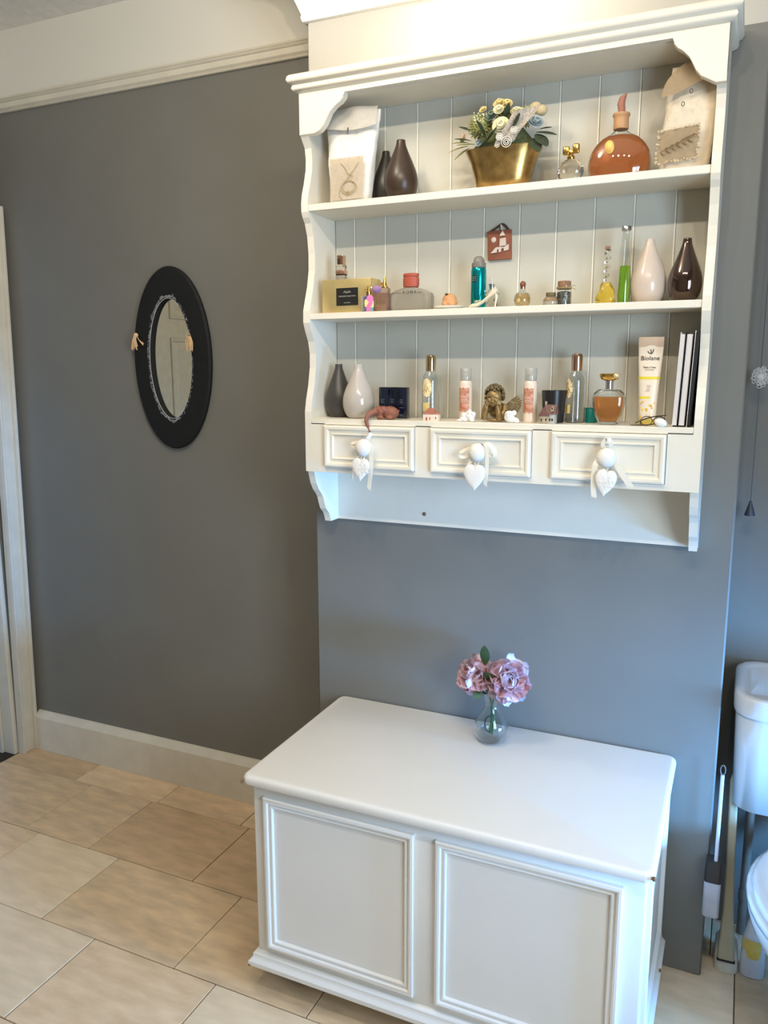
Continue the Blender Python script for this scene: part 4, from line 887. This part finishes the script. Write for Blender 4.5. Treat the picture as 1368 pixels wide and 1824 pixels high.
# tall body sprays
def body_spray(label, loc, rz, flip):
    t = thing('body_spray', label, 'bottle', loc, (0, 0, rz))
    sp_ = [(.0185, 0), (.0212, .0015), (.0216, .010), (.0214, .095), (.0185, .107), (.0125, .1145), (.0118, .117)]
    obj('glass_body', lathe(B(), hollow(sp_, .0011), 36, smooth_it=0), glass, t)
    obj('gold_cap', lathe(B(), [(.0122, .1175), (.0128, .118), (.0128, .150), (.0115, .155), (.006, .157)], 30), rosegold if flip else mat('pale_gold_cap', (216, 186, 140), .15, metal=1), t)
    b_ = B(); tube(b_, [(0, 0, .006), (0, 0, .117)], .0013, 6); obj('dip_tube', b_, mat('frosted_glass', (226, 224, 214)), t)
    fo = mat('gold_filigree', (196, 164, 96), .35, metal=.7); cr_m = mat('cream_label', (234, 216, 170), .6, noise_amt=.1, scale=200)
    def onsurf(a, z, r_=.0219): return (r_*math.sin(a), -r_*math.cos(a), z)
    a0 = -.75 if flip else -.12
    b_ = B(); g = [[b_.verts.new(onsurf(a0+(.62*math.sqrt(max(0, 1-(v*2-1)**2)))*(u*2-1), .055+.046*v, .0218)) for u in [i/8 for i in range(9)]] for v in [j/10 for j in range(11)]]
    for j in range(10):
        for i in range(8): b_.faces.new((g[j][i], g[j][i+1], g[j+1][i+1], g[j+1][i]))
    obj('label', b_, cr_m, t, label='cream oval label with gold vine print')
    b_ = B(); rr = random.Random(4)
    for k in range(16):
        a, z = a0+rr.uniform(-.5, .5), rr.uniform(.06, .096); tube(b_, curve([onsurf(a, z), onsurf(a+rr.uniform(-.2, .2), z+.004), onsurf(a+rr.uniform(-.3, .3), z+.008)], 3), .0006, 4)
    for a in (-.62, .62):
        for k in range(8): z = .056+.044*k/7; f = .62*math.sqrt(max(0, 1-((z-.078)/.024)**2)); sphere(b_, onsurf(a0+math.copysign(f, a), z), .0012, 1)
    obj('vine_print', b_, fo if not flip else mat('brown_vine', (120, 92, 60), .6), t, kind='stuff')
    b_ = B(); g = [[b_.verts.new(onsurf(a0-.55+.9*i/6, .022+.020*j/2, .0218)) for i in range(7)] for j in range(3)]
    for j in range(2):
        for i in range(6): b_.faces.new((g[j][i], g[j][i+1], g[j+1][i+1], g[j+1][i]))
    obj('lower_label', b_, mat('yellow_label', (222, 200, 128), .6, noise_amt=.1, scale=200), t)
body_spray('tall clear body spray with gold cap behind the pink-roofed china house', (.378, -.088, S3), 0, False)
body_spray('tall clear body spray with rose gold cap, left of the amber perfume', (.7285, -.074, S3), 0, True)
# small china house
t = thing('china_house', 'miniature cream house with a terracotta roof at the shelf front', 'ornament', (.400, -.1375, S3))
obj('walls', box(B(), -.020, .020, -.008, .008, 0, .0165, .0008), mat('cream_wall_glaze', (232, 214, 196), .5), t)
b_ = B(); prism(b_, [(-.0205, .0165), (.0205, .0165), (.019, .020), (-.018, .020)], -.009, .009); prism(b_, [(-.013, .020), (.010, .020), (.006, .030), (-.009, .030)], -.006, .006); obj('roof', b_, mat('terracotta_roof', (184, 116, 92), .7, noise_amt=.15, scale=200), t, smooth=False)
b_ = B(); [box(b_, a, c, -.0084, -.0079, z0, z1) for a, c, z0, z1 in ((-.012, -.0085, .001, .009), (-.003, -.0005, .003, .009), (.012, .0145, .005, .010))]; obj('openings', b_, mat('red_brown_door', (150, 76, 56), .6), t, smooth=False)
# lotion bottles
def lotion(label, loc, rz):
    t = thing('lotion_bottle', label, 'bottle', loc, (0, 0, rz))
    obj('bottle_body', lathe(B(), [(.0145, 0), (.0158, .0015), (.0158, .088), (.0140, .093), (.0125, .095)], 32), mat('cream_lotion_plastic', (232, 212, 192), .25, coat=.5, noise_amt=.02), t)
    cap = lathe(B(), hollow([(.0128, .0955), (.0135, .096), (.0135, .122), (.012, .124)], .0012), 28); obj('clear_cap', cap, mat('milky_clear_cap', (240, 238, 232), .12, trans=.8, noise_amt=0), t)
    obj('pump_core', lathe(B(), [(.0075, .0957), (.008, .105), (.005, .106), (.005, .112)], 18), white_c, t)
    rr = random.Random(6)
    def surf(a, z, r_=.0160): return (r_*math.sin(a), -r_*math.cos(a), z)
    b_ = B(); g = [[b_.verts.new(surf(-.95+1.75*i/10, .022+.056*j/10+.0015*math.sin(i*1.7)*(j in (0, 10)))) for i in range(11)] for j in range(11)]
    for j in range(10):
        for i in range(10): b_.faces.new((g[j][i], g[j][i+1], g[j+1][i+1], g[j+1][i]))
    obj('label', b_, mat('russet_label', (166, 84, 62), .5, noise_amt=.5, scale=90, col2=(222, 170, 140)), t)
    b_ = B(); g = [[b_.verts.new(surf(-.62+1.2*i/8, .044+.016*j/3, .01615)) for i in range(9)] for j in range(4)]
    for j in range(3):
        for i in range(8): b_.faces.new((g[j][i], g[j][i+1], g[j+1][i+1], g[j+1][i]))
    obj('label_panel', b_, mat('rose_panel', (206, 150, 126), .5), t)
    for z, s_ in ((.057, .0042), (.050, .0032), (.046, .0028)): text({.057: 'BODY', .050: 'LOTION', .046: 'BUTTER'}[z], s_, (-.001, -.01645, z), t, mat('white_print', (240, 228, 216), .5), name='lettering')
lotion('cream lotion bottle with russet label, behind the left white figurine', (.4695, -.092, S3), R(4)); lotion('cream lotion bottle with russet label, between the bronze cherub and the black candle glass', (.6295, -.100, S3), R(-6))
# white figurines
def figurine(label, loc, rz, balls, eyes):
    t = thing('white_figurine', label, 'ornament', loc, (0, 0, rz)); blob('figure', balls, mat('white_bisque', (238, 234, 228), .55, noise_amt=.02), t, .0007, 2)
    b_ = B(); [sphere(b_, e_, .0010, 1) for e_ in eyes]; obj('eyes', b_, ink, t)
figurine('small white animal figurine lying before the left lotion bottle', (.489, -.136, S3), 0, [('s', (-.006, 0, .007), (.013, .008, .0072)), ('s', (.008, -.002, .014), (.012, .008, .0105)), ('s', (-.008, -.001, .015), (.007, .006, .007)), ('s', (.016, -.004, .018), (.006, .005, .006)), ('s', (-.018, -.002, .003), (.007, .005, .003)), ('s', (.006, -.001, .024), (.005, .004, .005)), ('s', (.013, -.006, .005), (.007, .005, .005))], [(.014, -.0105, .019), (.0055, -.0102, .020)])
figurine('small white animal figurine at the foot of the bronze cherub', (.5955, -.139, S3), 0, [('s', (0, 0, .008), (.013, .009, .0085)), ('s', (-.004, -.002, .018), (.011, .008, .010)), ('s', (.007, -.001, .023), (.006, .005, .006)), ('s', (.012, -.003, .006), (.008, .005, .006)), ('s', (-.010, -.001, .012), (.006, .006, .008)), ('s', (.016, -.003, .0035), (.005, .004, .0035))], [(-.008, -.0098, .021), (-.001, -.0100, .0205)])
# bronze cherub
bz = mat('aged_bronze', (150, 124, 80), .42, metal=.5, noise_amt=.3, scale=90, bump=.25); bzd = mat('dark_bronze_hair', (122, 106, 76), .5, metal=.45, noise_amt=.35, scale=140, bump=.4)
t = thing('cherub_figurine', 'bronze curly-haired cherub resting its chin on both hands, wing spread to the right', 'ornament', (.549, -.105, S3))
blob('cherub_body', [('s', (-.003, -.004, .058), (.0185, .0175, .021)), ('s', (-.003, -.012, .045), (.012, .011, .010)), ('s', (-.003, -.0215, .053), (.0032, .003, .003)), ('s', (-.011, -.018, .050), (.006, .005, .006)), ('s', (.005, -.018, .050), (.006, .005, .006)), ('s', (.001, .014, .026), (.024, .016, .020)), ('s', (.016, .018, .018), (.020, .016, .016)),
     ('t', [(-.024, .010, .038), (-.027, .0, .022), (-.0255, -.010, .007)], [.008, .0082, .0072]), ('t', [(-.0255, -.010, .007), (-.0215, -.016, .022), (-.0165, -.018, .036)], [.0080, .0068, .0046]), ('t', [(.020, .010, .038), (.021, -.001, .022), (.0135, -.012, .007)], [.008, .0082, .0072]), ('t', [(.0135, -.012, .007), (.0115, -.017, .022), (.0090, -.018, .036)], [.0080, .0068, .0046]),
     ('s', (-.0145, -.018, .042), (.0045, .0035, .0065)), ('s', (.0085, -.018, .042), (.0045, .0035, .0065)), ('s', (.001, -.010, .004), (.020, .006, .004))], bz, t, .0010, 1)
b_ = B()
for sx in (-1, 1):
    for k in range(4):
        x0 = -.003+sx*(.0125+.0016*k); tube(b_, [(x0, -.0195+.0016*k, .041), (x0+sx*.0012, -.0200+.002*k, .047), (x0+sx*.0005, -.0185+.002*k, .0525-.001*k)], [.0016, .0015, .0010], 6)
    tube(b_, [(-.003+sx*.010, -.020, .040), (-.003+sx*.0065, -.0215, .0425), (-.003+sx*.005, -.0215, .0455)], [.0018, .0016, .0011], 6)
obj('fingers', b_, bz, t)
b_ = B(); rr = random.Random(12)
for i in range(64):
    zz = 1-1.32*(i+.5)/64; a = i*2.39996; rad = math.sqrt(max(0, 1-zz*zz)); d = Vector((rad*math.cos(a), rad*math.sin(a), zz))
    if d.y < -.35 and zz < .50: continue
    p = Vector((-.003+.0205*d.x, -.002+.0185*d.y, .061+.0235*d.z)); q = Vector((0, 0, 1)).rotation_difference(d).to_matrix(); r_ = rr.uniform(.0034, .0052)
    tube(b_, [p+q @ Vector((r_*(1-k/14)*math.cos(k*.95), r_*(1-k/14)*math.sin(k*.95), .0022*k/6)) for k in range(12)], [.0019]*11+[.0008], 6)
obj('curly_hair', b_, bzd, t)
b_ = B(); ex = mat('bronze_dark_line', (60, 48, 28), .5, metal=.5)  # darker bronze for the eye and mouth lines
for sx in (-1, 1): tube(b_, [(-.003+sx*.0045, -.0215, .0572), (-.003+sx*.0075, -.0208, .0580), (-.003+sx*.0105, -.0185, .0570)], .0007, 5)
tube(b_, [(-.0065, -.0226, .0458), (-.003, -.0233, .0450), (.0005, -.0226, .0458)], .0008, 5); obj('eyes_and_mouth', b_, ex, t)
b_ = B()
EU = __import__('mathutils').Euler
for k in range(10):
    a = R(40-9*k); L = .038-.0013*abs(k-2); c = Vector((.022, .012, .036)); d = Vector((math.cos(a), 0, math.sin(a)*1.05))
    sphere(b_, c+d*L*.55, (L*.5, .0022, .0040), 2, EU((0, -a, 0))); sphere(b_, c+d*L*.30+Vector((0, -.003, -.001)), (L*.30, .0022, .0044), 2, EU((0, -a, 0)))
sphere(b_, (.022, .012, .032), (.007, .006, .009), 2)
obj('wing', b_, bzd, t)
b_ = B()
for k in range(3): tube(b_, [(-.020, .012, .040), (-.028, .010, .044-.006*k), (-.033, .010, .046-.009*k)], [.003, .0032, .0006], 7, .5)
obj('wing', b_, bzd, t)
# candle glass
t = thing('candle_glass', 'black frosted candle tumbler behind the little pottery house', 'candle', (.6815, -.088, S3))
obj('tumbler', lathe(B(), [(.0215, 0), (.0232, .0015), (.0262, .040), (.0280, .0735), (.0265, .0735), (.0248, .045), (.0235, .040)], 36), mat('black_frosted_glass', (38, 36, 36), .3, noise_amt=.05), t)
obj('wax', lathe(B(), [(.020, .040), (.0236, .041), (.0236, .045), (.002, .0452)], 30), mat('pale_wax', (214, 200, 170), .5), t)
# pottery house
t = thing('pottery_house', 'miniature brown-roofed pottery house in front of the black candle tumbler', 'ornament', (.682, -.1375, S3), (0, 0, R(-8)))
stn = mat('glazed_stone', (176, 162, 136), .45, noise_amt=.2, scale=200); rf = mat('plum_brown_roof', (120, 86, 78), .45, noise_amt=.2, scale=200)
obj('front_wing', box(B(), -.0185, .003, -.009, .008, 0, .018, .0008), stn, t); obj('tower_wing', box(B(), .003, .0165, -.0085, .008, 0, .024, .0008), mat('pale_blue_wall', (186, 184, 176), .5, noise_amt=.15, scale=200), t)
b_ = B(); prism(b_, [(-.0215, .0175), (.005, .0175), (-.0085, .038)], -.0105, .009); obj('front_roof', b_, rf, t, smooth=False)
b_ = B(); prism_x(b_, [(-.0105, .022), (.009, .022), (.003, .043), (-.004, .043)], -.006, .0195); obj('rear_roof', b_, rf, t, smooth=False)
obj('chimney', box(B(), -.0085, -.0045, -.003, .001, .036, .050, .0005), stn, t)
b_ = B(); prism(b_, [(.0085, .028), (.0145, .028), (.0145, .036), (.0115, .040), (.0085, .036)], -.0115, -.006); obj('dormer', b_, stn, t, smooth=False)
b_ = B()
for a, z in ((-.014, .006), (-.003, .007), (.006, .007), (.0115, .007), (.0115, .032)): box(b_, a-.0013, a+.0013, -.0119 if z > .03 else -.0096, -.0085, z, z+.0055)
obj('windows', b_, ink, t, smooth=False)
# teal pot lid
t = thing('teal_pot', 'small teal cylindrical pot half hidden by the amber perfume', 'pot', (.763, -.062, S3))
obj('pot_body', lathe(B(), [(.0125, 0), (.0135, .001), (.0135, .030), (.0125, .0315)], 28), mat('teal_plastic', (10, 124, 118), .35), t); obj('rim', lathe(B(), [(.0137, .0318), (.0139, .0325), (.0137, .034), (.012, .0345)], 28), mat('teal_plastic', (10, 124, 118)), t)
# amber perfume
t = thing('amber_perfume', 'rounded tapering perfume bottle of amber liquid with a flat gold cap', 'bottle', (.809, -.116, S3))
rings = [ell(rx, ry, z, 36, e=2.8) for z, rx, ry in ((0, .017, .010), (.0015, .020, .012), (.020, .029, .015), (.042, .0345, .017), (.058, .0355, .017), (.070, .0325, .0155), (.0765, .024, .012), (.078, .010, .008))]
obj('glass_body', loft(B(), rings+[ell(rx, ry, z, 36, e=2.8) for z, rx, ry in ((.0765, .009, .007), (.073, .022, .010), (.066, .0300, .0135), (.057, .0330, .0150), (.042, .0320, .0150), (.021, .0265, .0128), (.006, .019, .010))]), glass, t)
rings = [ell(rx, ry, z, 32, e=2.8) for z, rx, ry in ((.0066, .018, .0095), (.021, .026, .0124), (.042, .0316, .0146), (.057, .0326, .0146), (.0615, .0315, .0141))]
obj('liquid', loft(B(), rings), mat('amber_liquid', (240, 160, 84), .03, trans=.78, ior=1.36, noise_amt=.03), t)
obj('collar', lathe(B(), [(.0085, .078), (.0085, .0935), (.0095, .094), (.0095, .096)], 24), silver, t)
b_ = B(); loft(b_, [ell(rx, ry, z, 30, -.004 if False else 0, 0, 2.6) for z, rx, ry in ((.0962, .010, .008), (.099, .0175, .011), (.104, .0205, .0125), (.1045, .0215, .013), (.1105, .0215, .013), (.1115, .0205, .012))]); obj('gold_cap', b_, gold, t)
b_ = B(); sphere(b_, (.014, -.006, .107), (.0085, .008, .0065), 2); obj('round_jewel', b_, mat('pearly_gold', (236, 214, 160), .2, metal=.5), t)
# cream tube
t = thing('cream_tube', 'white and yellow cream tube standing upright against the planks, crimped end up', 'tube', (.888, -.082, S3), (R(-2), 0, 0))
rings = []
for z, rx, ry in ((.012, .0185, .016), (.05, .0200, .0145), (.10, .0225, .010), (.14, .0250, .006), (.168, .0262, .0022), (.1885, .0262, .0012)): rings.append([(x, y, z_) for x, y, z_ in ell(rx, ry, z, 36, e=2.3)])
tubem = mat('cream_tube_plastic', (234, 218, 196), .35, noise_amt=.02); obj('tube_body', loft(B(), rings), tubem, t, angle=60)
obj('cap', lathe(B(), [(.0175, 0), (.018, .001), (.018, .0118)], 32), mat('yellow_cap', (226, 200, 96), .4), t)
obj('crimp', box(B(), -.0264, .0264, -.0020, .0012, .1685, .190, .0006), mat('tan_crimp', (206, 180, 156), .4, noise_amt=.05), t)
def fy(z):
    zs = [.012, .05, .10, .14, .168, .1885]; ys = [.016, .0145, .010, .006, .0022, .0012]
    for i in range(5):
        if z <= zs[i+1]: return -(ys[i]+(ys[i+1]-ys[i])*(z-zs[i])/(zs[i+1]-zs[i]))
    return -.001
def tl(body, s_, z, mt, x=0, sx=1):
    o = text(body, s_, (x, fy(z)-.0006, z), t, mt, rot=(PI/2-R(6), 0, 0), sx=sx); return o
dk = mat('dark_grey_print', (66, 60, 58), .6); yl = mat('yellow_print', (224, 206, 60), .5)
tl('Biolane', .0135, .1440, dk); tl("Pate a l'eau", .0058, .1245, dk); tl('soin du change', .0032, .1195, mat('grey_print', (140, 130, 124), .6))
def band(z0, z1, a, mt, n=10, nm='band', x0=-1, x1=1):
    b_ = B(); g = []
    for j in range(3):
        z = z0+(z1-z0)*j/2; zs = [.012, .05, .10, .14, .168]; 
        rx = .0185+(.0250-.0185)*(z-.012)/.128; ry = -fy(z); row = []
        for i in range(n+1):
            th = R(a)*(x0+(x1-x0)*i/n); c, s_ = math.sin(th), math.cos(th); row.append(b_.verts.new((math.copysign(abs(c)**(2/2.3), c)*(rx+.0003), -abs(s_)**(2/2.3)*(ry+.0003), z)))
        g.append(row)
    for j in range(2):
        for i in range(n): b_.faces.new((g[j][i], g[j][i+1], g[j+1][i+1], g[j+1][i]))
    return obj(nm, b_, mt, t)
band(.0985, .1045, 85, yl, nm='yellow_band'); band(.0565, .0615, 40, yl, nm='yellow_stripe', x0=-1.6, x1=.3)
b_ = B(); rr = random.Random(1)
for k in range(13):
    x, z = rr.uniform(-.015, .014), rr.uniform(.016, .052); sphere(b_, (x, fy(z)*math.sqrt(max(.3, 1-(x/.021)**2))-.0002, z), (rr.uniform(.002, .004), .0006, rr.uniform(.002, .005)), 1)
obj('flower_print', b_, mat('amber_print', (226, 178, 62), .5), t, kind='stuff')
b_ = B()
for pts in ([(-.006, .159), (-.003, .1555), (-.001, .1545)], [(.0, .1535), (.003, .155), (.0055, .160), (.0055, .1635)], [(.0005, .1545), (.001, .159), (-.0002, .163)]): tube(b_, curve([(x, fy(z)-.0006, z) for x, z in pts], 3), [.0010]*(3*(len(pts)-1)+1), 5)
obj('leaf_emblem', b_, dk, t)
b_ = B()
for k in range(5): tube(b_, [(-.004+.0015*math.sin(k), fy(.085-.003*k)-.0004, .085-.003*k), (.005-.001*k*.5, fy(.085-.003*k)-.0004, .085-.003*k)], .0004, 4)
obj('small_print', b_, mat('grey_print', (140, 130, 124)), t, kind='stuff')
# spectacles
t = thing('spectacles', 'folded dark wire spectacles lying before the cream tube', 'glasses', (.899, -.135, S3)); wm = mat('dark_brown_acetate', (40, 28, 24), .3)
b_ = B(); tube(b_, curve([(-.040, -.004, .002), (-.028, -.006, .0022), (-.012, -.006, .0025), (.004, -.006, .004), (.016, -.004, .008)], 4), .0012, 6); tube(b_, curve([(-.030, 0, .006), (-.012, .002, .014), (.006, .003, .020), (.022, .003, .0225), (.034, .002, .024)], 4), .0013, 6); obj('temple_arms', b_, wm, t)
b_ = B()
for cx, tz in ((-.006, .2), (.020, .2)): tube(b_, [(cx+.012*math.cos(a*PI/10), -.002+.002*math.sin(a*PI/10), .0115+.0095*math.sin(a*PI/10)) for a in range(21)], .0009, 6)
tube(b_, [(-.018, -.001, .003), (-.018, -.003, .012)], .001, 6); obj('rims', b_, wm, t)
b_ = B()
for cx in (-.006, .020): loft(b_, [[(cx+.0115*math.cos(a*PI/10), -.002+.002*math.sin(a*PI/10)+d, .0115+.009*math.sin(a*PI/10)) for a in range(20)] for d in (-.0003, .0003)])
obj('lenses', b_, glass, t)
t = thing('pebble', 'smooth white oval pebble at the front edge of the bottom shelf', 'stone', (.9235, -.1515, S3)); b_ = B(); sphere(b_, (0, 0, .0088), (.0135, .008, .0092), 3, __import__('mathutils').Euler((0, R(18), 0))); obj('stone', b_, white_c, t)
# books leaning at the right end
bk = [('white-covered book standing leftmost of the three at the right end of the bottom shelf', .950, .0105, (226, 222, 214), .196), ('dark-covered book between the two others at the right end of the bottom shelf', .9635, .0135, (30, 28, 32), .196), ('thin book with a pale cover edge, rightmost on the bottom shelf', .9775, .0085, (36, 32, 30), .199)]
for i, (la, x, th, c, h_) in enumerate(bk):
    t = thing('book', la, 'book', (x, -.078, S3+.0002), (0, R(2.0), 0), 'books at the right end of the bottom shelf')
    cm = mat('book_cover_%d' % i, c, .45); pgm = mat('page_block', (214, 206, 200), .8, noise_amt=.1, scale=400, stretch=(30, 1, .2))
    obj('pages', box(B(), -th/2+.0012, th/2-.0012, -.058, .052, .003, h_-.004), pgm if i < 2 else mat('dark_pages', (40, 38, 36), .8), t, smooth=False)
    obj('front_cover', box(B(), -th/2, -th/2+.0011, -.060, .056, 0, h_, .0004), cm if i != 2 else mat('book_cover_0', (226, 222, 214)), t)
    obj('back_cover', box(B(), th/2-.0011, th/2, -.060, .056, 0, h_, .0004), mat('book_cover_1', (30, 28, 32), .45), t); obj('spine', box(B(), -th/2, th/2, .0525, .056, 0, h_, .0006), cm, t)

# ================================================================== RIGHT ALCOVE
porc = mat('white_porcelain', (206, 207, 206), .12, noise_amt=.01, coat=.6)
t = thing('toilet', 'white porcelain toilet with a wall-hung cistern in the right alcove', 'toilet', (1.335, .02, 0))
rings = [rr_ring(1.135, 1.535, .045, .235, .446, .05), rr_ring(1.122, 1.548, .03, .2445, .452, .055), rr_ring(1.114, 1.556, -.03, .2455, .705, .06), rr_ring(1.116, 1.554, -.028, .245, .712, .06)]
obj('cistern', loft(B(), rings), porc, t, world=True, angle=60)
rings = [rr_ring(1.110, 1.560, -.034, .2465, .714, .062), rr_ring(1.108, 1.562, -.036, .247, .722, .063), rr_ring(1.108, 1.562, -.036, .247, .752, .063), rr_ring(1.112, 1.558, -.032, .246, .760, .06), rr_ring(1.122, 1.548, -.022, .238, .762, .055), rr_ring(1.132, 1.538, -.012, .228, .758, .05), rr_ring(1.140, 1.530, -.002, .220, .752, .045)]
obj('cistern_lid', loft(B(), rings), porc, t, world=True, angle=60)
def seat(z, s, cy=-.205, ry=.245): return [(1.345+.186*s*math.cos(a*PI/20), cy+(ry if math.sin(a*PI/20) < 0 else ry*1.02)*s*math.sin(a*PI/20)*1.0, z) for a in range(40)]
rings = [seat(0, .52, -.12, .22), seat(.02, .52, -.12, .22), seat(.10, .46, -.12, .21), seat(.20, .55, -.14, .22), seat(.29, .80, -.18, .24), seat(.35, .95, -.20), seat(.385, .99), seat(.392, .97)]
obj('bowl', loft(B(), rings), porc, t, world=True, angle=60)
rings = [seat(.393, .97), seat(.396, 1.0), seat(.408, 1.005), seat(.413, .97)]; obj('seat', loft(B(), rings), porc, t, world=True, angle=60)
rings = [seat(.414, .92), seat(.416, .95), seat(.424, .945), seat(.430, .90), seat(.433, .6), seat(.434, .1)]; obj('seat_lid', loft(B(), rings), porc, t, world=True, angle=60)
b_ = B(); tube(b_, curve([(1.335, .16, .45), (1.335, .16, .38), (1.335, .10, .33), (1.335, .04, .31)]), .022, 16); obj('flush_pipe', b_, porc, t, world=True)
pipe_m = mat('brown_grey_pipe', (122, 112, 98), .5, noise_amt=.1)
t = thing('water_pipe', 'vertical grey pipe on the alcove wall below the cistern', 'pipe', (1.172, .215, 0)); b_ = B(); tube(b_, [(0, 0, .001), (0, 0, .444)], .011, 16); obj('pipe_run', b_, pipe_m, t); b_ = B(); lathe(b_, [(.013, .10), (.0135, .105), (.0135, .125), (.013, .13)], 16); obj('clip', b_, pipe_m, t)
t = thing('toilet_brush', 'wall-mounted toilet brush with a thin white handle and white cup beside the chimney breast', 'brush', (1.0925, -.0235, .197))
obj('cup', loft(B(), [rr_ring(-.017, .017, -.017, .017, z, .007) for z in (.0,)]+[rr_ring(-.019, .019, -.019, .019, z, .008) for z in (.002, .092)]), mat('white_plastic', (206, 204, 210), .4), t, angle=60)
obj('dark_lid', loft(B(), [rr_ring(-.019, .019, -.019, .019, .0925, .008), rr_ring(-.019, .019, -.019, .019, .098, .008), rr_ring(-.0175, .0175, -.0175, .0175, .146, .008)]), mat('dark_brown_plastic', (58, 52, 50), .4), t, angle=60)
obj('bracket', box(B(), -.014, -.002, .0192, .0232, .03, .12, .001), mat('dark_brown_plastic', (58, 52, 50)), t)
b_ = B(); tube(b_, [(.004, -.006, .100), (.004, -.006, .368)], .0042, 12); obj('handle', b_, mat('white_plastic', (206, 204, 210)), t)
b_ = B(); tube(b_, [(.004+.0055*math.cos(a*PI/8), -.006, .380+.012*math.sin(a*PI/8)) for a in range(17)], .0012, 6); obj('hanging_loop', b_, mat('grey_wire', (110, 108, 104), .5), t)
t = thing('floor_scrubber', 'beige long-handled scrubber standing in a white foot against the chimney breast corner', 'brush', (1.138, .082, 0), (0, R(-1.5), 0))
bg = mat('beige_plastic', (176, 166, 138), .4, noise_amt=.04)
obj('foot_tray', loft(B(), [rr_ring(-.028, .028, -.045, .045, 0, .020), rr_ring(-.029, .029, -.047, .047, .004, .021), rr_ring(-.026, .026, -.040, .044, .055, .019), rr_ring(-.022, .022, -.034, .040, .062, .016)]), mat('ivory_plastic', (214, 208, 190), .35), t, angle=60)
obj('handle', loft(B(), [rr_ring(-.021, .021, -.048, -.018, .040, .008), rr_ring(-.020, .020, -.046, -.020, .07, .008), rr_ring(-.013, .013, -.030, -.012, .16, .006), rr_ring(-.010, .010, -.018, -.004, .28, .005), rr_ring(-.010, .010, -.004, .008, .50, .005), rr_ring(-.006, .006, -.001, .005, .515, .003)]), bg, t, angle=60)
obj('dark_slot', box(B(), -.0215, .0215, -.050, -.018, .034, .0395, .002), ink, t)
t = thing('cleaner_bottle', 'white cleaning fluid bottle with a yellow label on the floor beside the toilet', 'bottle', (1.198, .062, 0))
obj('bottle_body', loft(B(), [ell(rx, ry, z, 28, e=2.6) for z, rx, ry in ((0, .026, .017), (.002, .028, .019), (.04, .0285, .0195), (.10, .026, .018), (.14, .018, .013), (.165, .011, .010), (.170, .011, .010))]), mat('pale_bottle_plastic', (206, 206, 206), .3), t)
obj('cap', lathe(B(), [(.012, .1705), (.0125, .172), (.010, .195), (.006, .205)], 20), mat('grey_cap', (120, 118, 116), .4), t)
b_ = B()
g = [[b_.verts.new((.0290*math.sin(a), -.0200*math.cos(a)-.0002, z)) for a in [R(-60+i*12) for i in range(9)]] for z in (.055, .08, .105)]
for j in range(2):
    for i in range(8): b_.faces.new((g[j][i], g[j][i+1], g[j+1][i+1], g[j+1][i]))
obj('label', b_, mat('yellow_cleaner_label', (214, 178, 52), .5, noise_amt=.4, scale=40, col2=(226, 200, 120)), t)
# pull cord with lace flower and bell
cx, cy_ = 1.113, .185
t = thing('light_pull', 'thin light pull cord with a small dark bell-shaped end in the right alcove', 'pull cord', (cx, cy_, 1.15))
b_ = B(); tube(b_, [(cx, cy_, 1.186), (cx-.0005, cy_, 1.5), (cx, cy_, 2.0), (cx, cy_, ZC-.012)], .0013, 6); obj('cord', b_, mat('grey_cord', (96, 98, 102), .8), t, world=True)
b_ = B(); lathe(b_, [(.012, .0), (.0122, .003), (.007, .020), (.003, .034), (.002, .037)], 20); obj('bell', b_, mat('dark_pewter', (70, 72, 80), .5, metal=.3), t)
b_ = B(); lathe(b_, [(.03, -.012), (.03, 0)], 24); b_.transform(Matrix.Translation((0, 0, ZC-1.15-.0005))); obj('ceiling_rose', b_, trim_w, t)
t = thing('lace_flower', 'small white lace flower threaded on the light pull cord', 'ornament', (cx, cy_-.002, 1.458)); b_ = B(); rr = random.Random(31)
for i in range(60):
    a = rr.uniform(0, 2*PI); rd = rr.uniform(.004, .017); e_ = rr.uniform(-.7, .7); c = Vector((rd*math.cos(a)*1.05, -.006*math.cos(e_)-rr.random()*.004, .027+rd*1.4*math.sin(a)))
    sz = rr.uniform(.003, .006); tube(b_, [c+Vector((sz*math.cos(k*1.05+a), .0015*math.sin(k*2+a), sz*math.sin(k*1.05+a))) for k in range(7)], .0008, 4)
sphere(b_, (0, -.006, .027), (.008, .004, .009), 2); obj('petals', b_, mat('white_lace_flower', (214, 214, 210), .8), t, kind='stuff')
